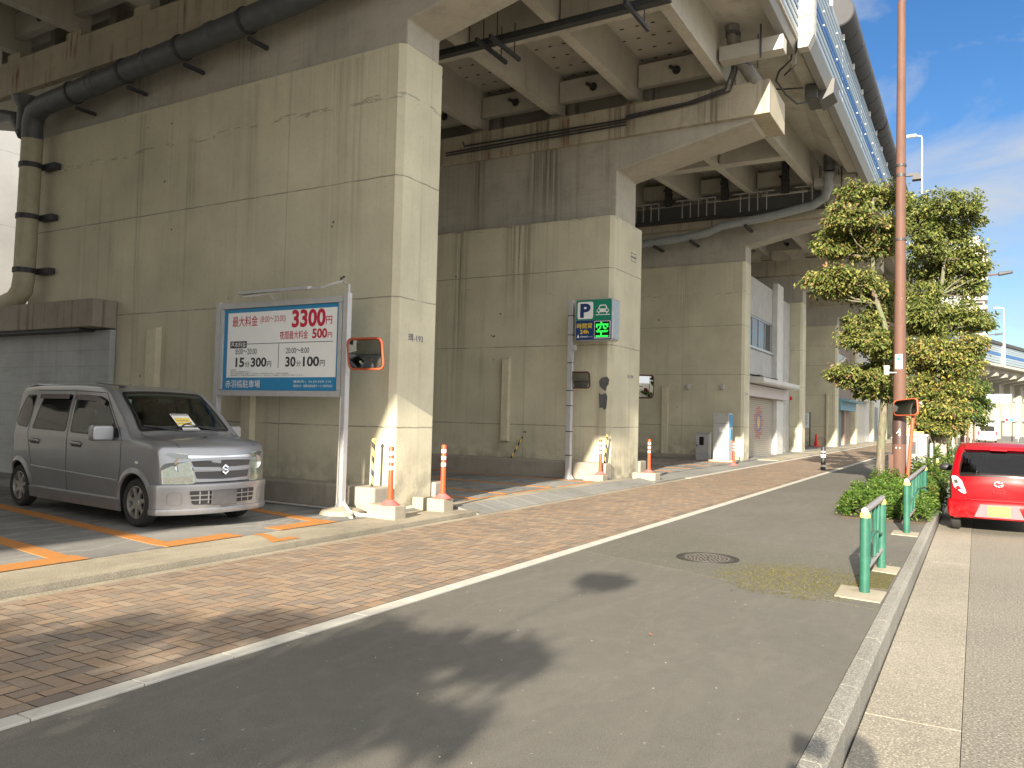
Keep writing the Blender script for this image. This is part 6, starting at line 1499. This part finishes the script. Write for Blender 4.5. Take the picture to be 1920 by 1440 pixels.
# shrubs
b = MB(); b.box(-1.86, -.684, 13.7, 45, -.1, .03); struct('planting_soil', b, plain('soil', (.07,.052,.035), .95, var=.4, scale=12, bump=.5))
def shrub(label, c, rx, ry, h, n, seed, L=.06, P=SHR, grp='low shrubs in the planting bed'):
    rng = random.Random(seed); t = thing('shrub', label, 'shrub', (c[0], c[1], 0), grp); st = MB(); fo = MB(); cols = pal(P)
    for i in range(30):
        a = rng.uniform(0, 6.283); q = rng.uniform(.1, .95); st.tube([(c[0]+rx*.2*math.cos(a), c[1]+ry*.2*math.sin(a), 0), (c[0]+rx*q*.8*math.cos(a), c[1]+ry*q*.8*math.sin(a), h*.45), (c[0]+rx*q*math.cos(a), c[1]+ry*q*math.sin(a), h*(1-.4*q*q))], [.008,.006,.003], 4)
    for i in range(n):
        a = rng.uniform(0, 6.283); q = math.sqrt(rng.random()); bump_ = 1+.16*math.sin(a*5+seed)+.12*math.sin(q*9+a*3)
        zt_ = h*bump_*(1-.55*q**3); z = zt_*(1-abs(rng.gauss(0, .22))) if q < .9 else rng.uniform(.02, zt_)
        p = Vector((c[0]+rx*q*bump_*math.cos(a), c[1]+ry*q*bump_*math.sin(a), max(.02, z)))
        leaf(fo, p, L*rng.uniform(.6,1.3), L*.45, (rng.gauss(0,.8)+math.cos(a)*q*.6, rng.gauss(0,.8)+math.sin(a)*q*.6-.2, rng.uniform(-.2,.7)), rng, cols)
    part('stems', st, BARK, t); part('foliage', fo, LEAFM, t); return t
S_ = [('bright green shrub at the near left corner of the planting bed', (-1.52,14.25), .46, .42, .36, 3600), ('low green shrub at the near right corner of the bed, behind the guard rail', (-.98,14.2), .36, .42, .34, 2600), ('yellow green shrub behind the near left shrub of the bed', (-1.55,15.2), .42, .5, .46, 3200),
      ('green shrub in the middle of the bed beside the guard rail posts', (-.95,15.3), .32, .6, .38, 2600), ('green shrub in front of the foot of the brown pole', (-1.4,16.5), .5, .7, .42, 3200), ('low shrub right at the foot of the brown pole', (-1.0,17.6), .38, .6, .46, 2600), ('shrub around the base of the slender tree', (-1.6,18.6), .4, .7, .5, 2400)]
for i, (lb, c, rx, ry, h, n) in enumerate(S_): shrub(lb, c, rx, ry, h, n, 30+i)
S2 = [('darker bush behind the guard rail, left of the red car mirror', (-.92,19.4), .36, .8, .72, 2200), ('dark bush by the kerb next to the weathered white post', (-.92,21.9), .36, .9, .85, 2400), ('leafy bush beyond the second guard rail by the concrete pillar', (-1.2,23.2), .45, .9, .8, 2000), ('bush far along the strip behind the red car roof', (-1.05,27.5), .5, 1.6, .9, 2200), ('hedge bush farthest along the planting strip', (-1.1,33), .55, 2.5, .9, 2200), ('small bush beside the far black and white bollard', (-1.75,30.5), .4, 1.6, .6, 1500)]
for i, (lb, c, rx, ry, h, n) in enumerate(S2): shrub(lb, c, rx, ry, h, n, 50+i, .085, GRN+[((.10,.17,.03),6)])
shrub('trailing weeds hanging over the kerb in front of the red car', (-.66,16.9), .16, .8, .35, 1100, 71, .07, GRN)

# ================================================================== far side of the scene
# curved continuation of the elevated road
CV = [(-3.09,95.02),(-2.2,101),(-.5,110.5),(1.95,121.3),(5.8,135),(12,152),(24,178),(40,205)]
def off_curve(d):
    o = []
    for i, p in enumerate(CV):
        a, c = Vector(CV[max(0, i-1)]), Vector(CV[min(len(CV)-1, i+1)]); t_ = (c-a).normalized(); o.append((p[0]-t_.y*d, p[1]+t_.x*d))
    return o
def ribbon(b, d0, z0, z1, th=.05):
    P, Q = off_curve(d0), off_curve(d0+th); n = len(P)
    vs = [(x,y,z0) for x, y in P]+[(x,y,z1) for x, y in P]+[(x,y,z0) for x, y in Q]+[(x,y,z1) for x, y in Q]
    fs = []
    for i in range(n-1): fs += [(i,i+1,n+i+1,n+i), (2*n+i,3*n+i,3*n+i+1,2*n+i+1), (n+i,n+i+1,3*n+i+1,3*n+i), (i,2*n+i,2*n+i+1,i+1)]
    b.add(vs, fs)
t = thing('curved_viaduct', 'elevated road curving to the right far beyond the white van', 'elevated road', (2, 121, 9))
b = MB()
ribbon(b, .4, 9.6, 10.3, 16); part('deck', b, BEAM, t); b = MB()
for z, h in ((9.95,.28),(10.28,.28),(10.60,.28),(11.32,.22),(11.58,.22),(11.84,.22),(12.1,.2)): ribbon(b, 0, z, z+h, .06)
part('barrier_slats', b, PANEL_L, t); b = MB(); ribbon(b, .0, 10.92, 11.28, .06); part('blue_slats', b, PANEL_B, t)
b = MB(); ribbon(b, .10, 9.9, 12.3, .1); part('barrier_core', b, PANEL_G, t)
b = MB(); ribbon(b, -.2, 12.34, 12.75, .5); part('noise_tube', b, TUBEM, t)
b = MB(); ribbon(b, .1, 9.55, 9.9, .3); part('edge_beam', b, PANEL_W, t)
b = MB(); x, y = off_curve(-.12)[3]; b.cyl((x+.9,y+3.2,9.6),(x+.9,y+3.2,12.9), .3, 10); part('joint_cover', b, PANEL_W, t)
for k in range(3):
    b = MB(); ribbon(b, 1.6+k*3, 8.7, 9.58, .3); part('girder', b, RAW, t)
import bisect
OC = off_curve(4.2); seg = [0]
for a, c in zip(OC, OC[1:]): seg.append(seg[-1]+(Vector(c)-Vector(a)).length)
def at(s):
    i = min(len(OC)-2, max(0, bisect.bisect(seg, s)-1)); f = (s-seg[i])/(seg[i+1]-seg[i]); a, c = Vector(OC[i]), Vector(OC[i+1]); return a.lerp(c, f), (c-a).normalized()
LITC = concrete('pale_concrete', (.36,.345,.30), .2, 0, 0, (), .15)
s = 6.0; k = 0
names = ['first', 'second', 'third', 'fourth', 'fifth', 'sixth', 'seventh', 'eighth', 'ninth', 'tenth', 'eleventh', 'twelfth', 'thirteenth']
while s < seg[-1]-30 and k < 13:
    p, d = at(s); n_ = Vector((-d.y, d.x)); tt = thing('far_pier', f'pale narrow pier under the curved viaduct, {names[k]} from its near end', 'pier', (p.x, p.y, 0), 'piers under the curved viaduct')
    w_ = .38
    def q4(a0, a1, wd): return [tuple(p+d*-wd+n_*a0), tuple(p+d*wd+n_*a0), tuple(p+d*wd+n_*a1), tuple(p-d*wd+n_*a1)]
    b = MB(); b.prism(q4(0, 9, w_), 'z', -.3, 8.0); part('wall', b, LITC, tt)
    b = MB(); A_ = [p-d*.5, p+d*.5]; o_ = -3.3
    vs = []
    for e in A_:
        for a_, z_ in ((9, 7.9), (0, 7.9), (o_, 8.45), (o_, 8.9), (9, 8.9)): vs.append((*(e+n_*a_), z_))
    b.add(vs, [(0,1,2,3,4), (9,8,7,6,5)]+[(i, 5+i, 5+(i+1)%5, (i+1)%5) for i in range(5)]); part('crosshead', b, LITC, tt)
    s += 4.35; k += 1
IC = off_curve(4.9)
t = thing('infill_building', 'pale building with small windows built in under the curved viaduct', 'building', (0, 130, 0))
def infill(b, d0, z0, z1, th): ribbon(b, d0, z0, z1, th)
b = MB(); ribbon(b, 5.0, -.3, 8.6, 4); part('wall', b, plain('pale_render', (.36,.35,.31), .8, 0, .12, 1), t)
b = MB(); ribbon(b, 4.6, 2.5, 2.8, .38); ribbon(b, 4.8, 5.55, 5.65, .18); part('canopy', b, GREYPAINT, t)
for j in range(11):
    p, d = at(6.0+4.35*j+2.2); n_ = Vector((-d.y, d.x)); P4 = [tuple(p-d*.8+n_*.70), tuple(p+d*.8+n_*.70), tuple(p+d*.8+n_*.9), tuple(p-d*.8+n_*.9)]
    b = MB(); b.prism(P4, 'z', 3.0, 4.6); wf = part('window', b, GREYPAINT, t)
    P5 = [tuple(p-d*.25+n_*.66), tuple(p+d*.25+n_*.66), tuple(p+d*.25+n_*.68), tuple(p-d*.25+n_*.68)]
    b = MB(); b.prism(P5, 'z', 3.1, 4.1); part('pane', b, GLOSSBLK, wf)
    P6 = [tuple(p-d*.6+n_*.70), tuple(p+d*.6+n_*.70), tuple(p+d*.6+n_*.85), tuple(p-d*.6+n_*.85)]
    b = MB(); b.prism(P6, 'z', -.2, 2.2); part('door', b, DARKM, t)
# tower blocks
def tower(label, x0, x1, y0, y1, h, fl, col, balc):
    t = thing('tower_block', label, 'building', ((x0+x1)/2, (y0+y1)/2, 0))
    b = MB(); b.box(x0, x1, y0, y1, -.3, h); b.box(x1-7, x1-1.5, y0+1, y1-1, h, h+3); part('wall', b, col, t)
    z = 4.0; gl, bl = MB(), MB()
    while z < h-2:
        k = x0+1.5
        while k < x1-6: gl.box(k, k+1.7, y0-.04, y0-.005, z, z+1.6); k += 3.2
        if balc:
            bl.box(x1-4.6, x1+.9, y0-1.3, y0-.05, z-.4, z+.75); gl.box(x1-4.2, x1-.4, y0-.04, y0-.005, z+.8, z+2.0)
            bl.box(x1+.005, x1+.9, y0, y0+9, z-.4, z+.75)
        z += fl
    part('windows', gl, GLOSSBLK, t); 
    if balc: part('balconies', bl, PANEL_W, t)
TW = concrete('tower_render', (.60,.59,.55), .1, 0, 0, (), .05)
tower('tall white apartment tower with stacked balconies behind the trees', -18, 2.0, 300, 318, 61, 3.0, TW, True)
tower('lower grey apartment building left of the tall tower, behind the trees', -16, -2.4, 205, 220, 33, 3.2, plain('grey_tower', (.34,.35,.36), .8, 0, .1, .3), False)
# lamps
def high_lamp(label, x, y, z0, z1, ln, r=.09, name='highway_lamp', m=STEEL, hm=PANEL_W):
    t = thing(name, label, 'street lamp', (x, y, z0))
    b = MB(); b.tube([(x,y,z0),(x,y,z1-.3),(x-.05*(1 if ln < 0 else -1),y,z1-.1),(x+ln*.5,y,z1)], [r,r*.7,r*.6,r*.5], 10); part('post', b, m, t, smooth=40)
    b = MB(); sx = sorted((x+ln*.35, x+ln)); b.box(sx[0], sx[1], y-.16, y+.16, z1-.12, z1+.08); part('lamp_head', b, hm, t, bevel=.05)
high_lamp('slim highway lamp with a white head on the barrier right of the brown pole', -3.25, 60, 11, 21.2, -.95)
high_lamp('tiny highway lamp on the curved viaduct barrier', 3.1, 125.5, 11, 17.6, -1.2)
def arm_lamp(label, x, y, h, ln, rise=.3):
    t = thing('street_lamp', label, 'street lamp', (x, y, 0), 'brown kerbside street lamps')
    b = MB(); b.tube([(x,y,-.1),(x,y,2),(x,y,h-.6),(x+.15,y,h-.25),(x+ln*.6,y,h-.02+rise*.5),(x+ln,y,h+rise*.5)], [.10,.09,.065,.055,.045,.04], 10); part('post', b, BROWNP, t, smooth=40)
    b = MB(); b.prism([(x+ln-.05,h+rise*.5-.08),(x+ln+.55,h+rise*.5+.02),(x+ln+.55,h+rise*.5+.12),(x+ln-.05,h+rise*.5+.10)], 'y', y-.13, y+.13); part('lamp_head', b, DARKM, t, bevel=.03)
arm_lamp('brown street lamp whose arm sticks out right of the trees against the sky', -.62, 45, 8.75, 1.55)
arm_lamp('far brown street lamp in front of the curved viaduct barrier', -.75, 84, 9.7, 2.2)
arm_lamp('small far street lamp below the curved viaduct edge', -.3, 100, 7.2, 1.0)
# traffic signs far up the kerb
t = thing('traffic_sign', 'no parking disc above blue plates on a thin white post far up the kerb', 'traffic sign', (-.35, 62, 0))
b = MB(); b.cyl((-.35,62,-.1),(-.35,62,3.0), .04, 10); part('post', b, PANEL_W, t)
b = MB(); b.cyl((-.35,61.95,2.95),(-.35,61.93,2.95), .30, 20); part('disc', b, LAMPR, t); b = MB(); b.cyl((-.35,61.925,2.95),(-.35,61.915,2.95), .24, 20); part('disc_face', b, BOARDB, t)
b = MB(); b.prism([(-.54,3.12),(-.50,3.16),(-.16,2.78),(-.20,2.74)], 'y', 61.9, 61.912); part('bar', b, LAMPR, t)
b = MB(); b.box(-.58, -.12, 61.93, 61.95, 2.10, 2.5); part('blue_plate', b, BOARDB, t); b = MB(); b.box(-.55, -.15, 61.93, 61.95, 1.75, 2.05); part('white_plate', b, BOARDW, t)
t = thing('direction_sign', 'wide pale blue direction sign hung in front of the curved viaduct', 'road sign', (2.1, 104, 4.7))
b = MB(); b.box(.92, 3.30, 103.95, 104.0, 4.25, 5.18); part('panel', b, plain('pale_blue_panel', (.55,.66,.75), .4), t)
b = MB()
for k in range(6): b.box(1.02+k*.17+(.12 if k > 3 else 0), 1.14+k*.17+(.12 if k > 3 else 0), 103.93, 103.948, 4.90, 5.06)
for k in range(6): b.box(2.28+k*.16, 2.39+k*.16, 103.93, 103.948, 4.90, 5.06)
for k in range(9): b.box(1.85+k*.15, 1.95+k*.15, 103.93, 103.948, 4.42, 4.56)
b.box(.95, 1.7, 103.93, 103.948, 4.60, 4.68); b.box(1.60, 1.7, 103.93, 103.948, 4.35, 4.6); part('blue_marks', b, BOARDB, t)
b = MB(); b.cyl((.80,104.06,-.2),(.80,104.06,5.3), .08, 8); b.cyl((.80,104.06,4.9),(3.2,104.06,4.9), .05, 8); part('post', b, STEEL, t)
t = thing('traffic_light', 'small horizontal traffic signal with red plate at the far junction', 'traffic light', (3.5, 112, 2.4))
b = MB(); b.cyl((4.2,112,-.2),(4.2,112,3.2), .06, 8); b.cyl((4.2,112,2.8),(2.9,112,2.8), .04, 8); part('post', b, STEEL, t)
b = MB(); b.box(2.85, 3.9, 111.8, 111.98, 2.2, 2.65); part('housing', b, PANEL_W, t); b = MB(); b.cyl((3.05,111.79,2.42),(3.05,111.77,2.42), .16, 12); part('red_lamp', b, LAMPR, t); b = MB(); b.box(3.35, 3.8, 111.77, 111.79, 2.25, 2.6); part('blue_lamp', b, BOARDB, t)
def thin_post(label, x, y, h, m, r=.05):
    b = MB(); b.tube([(x,y,-.05),(x,y,h*.5),(x,y,h)], [r,r*.9,r*.8], 10); return solo('thin_post', b, m, label, 'post', (x, y, 0), smooth=40)
thin_post('white marker post by the kerb behind the red car', -.75, 33.0, 2.2, PANEL_W)
thin_post('brown pole among the bushes left of the far white van', -1.55, 36.0, 2.6, BROWNP, .11)
b = MB()
for k in range(8): b.box(-.70+.0*k, -.66, 46+k*2, 47.6+k*2, .3, .75)
solo('kerb_fence', b, PANEL_W, 'low pale kerbside fence far up the road', 'fence', (-.68, 54, 0))
b = MB(); b.box(4.2, 14, 108, 108.3, -.3, .45); b.box(2.6, 4.0, 115, 115.3, -.3, .45); solo('median_wall', b, DARKM, 'low dark barrier wall across the far junction', 'barrier', (9, 108, 0))
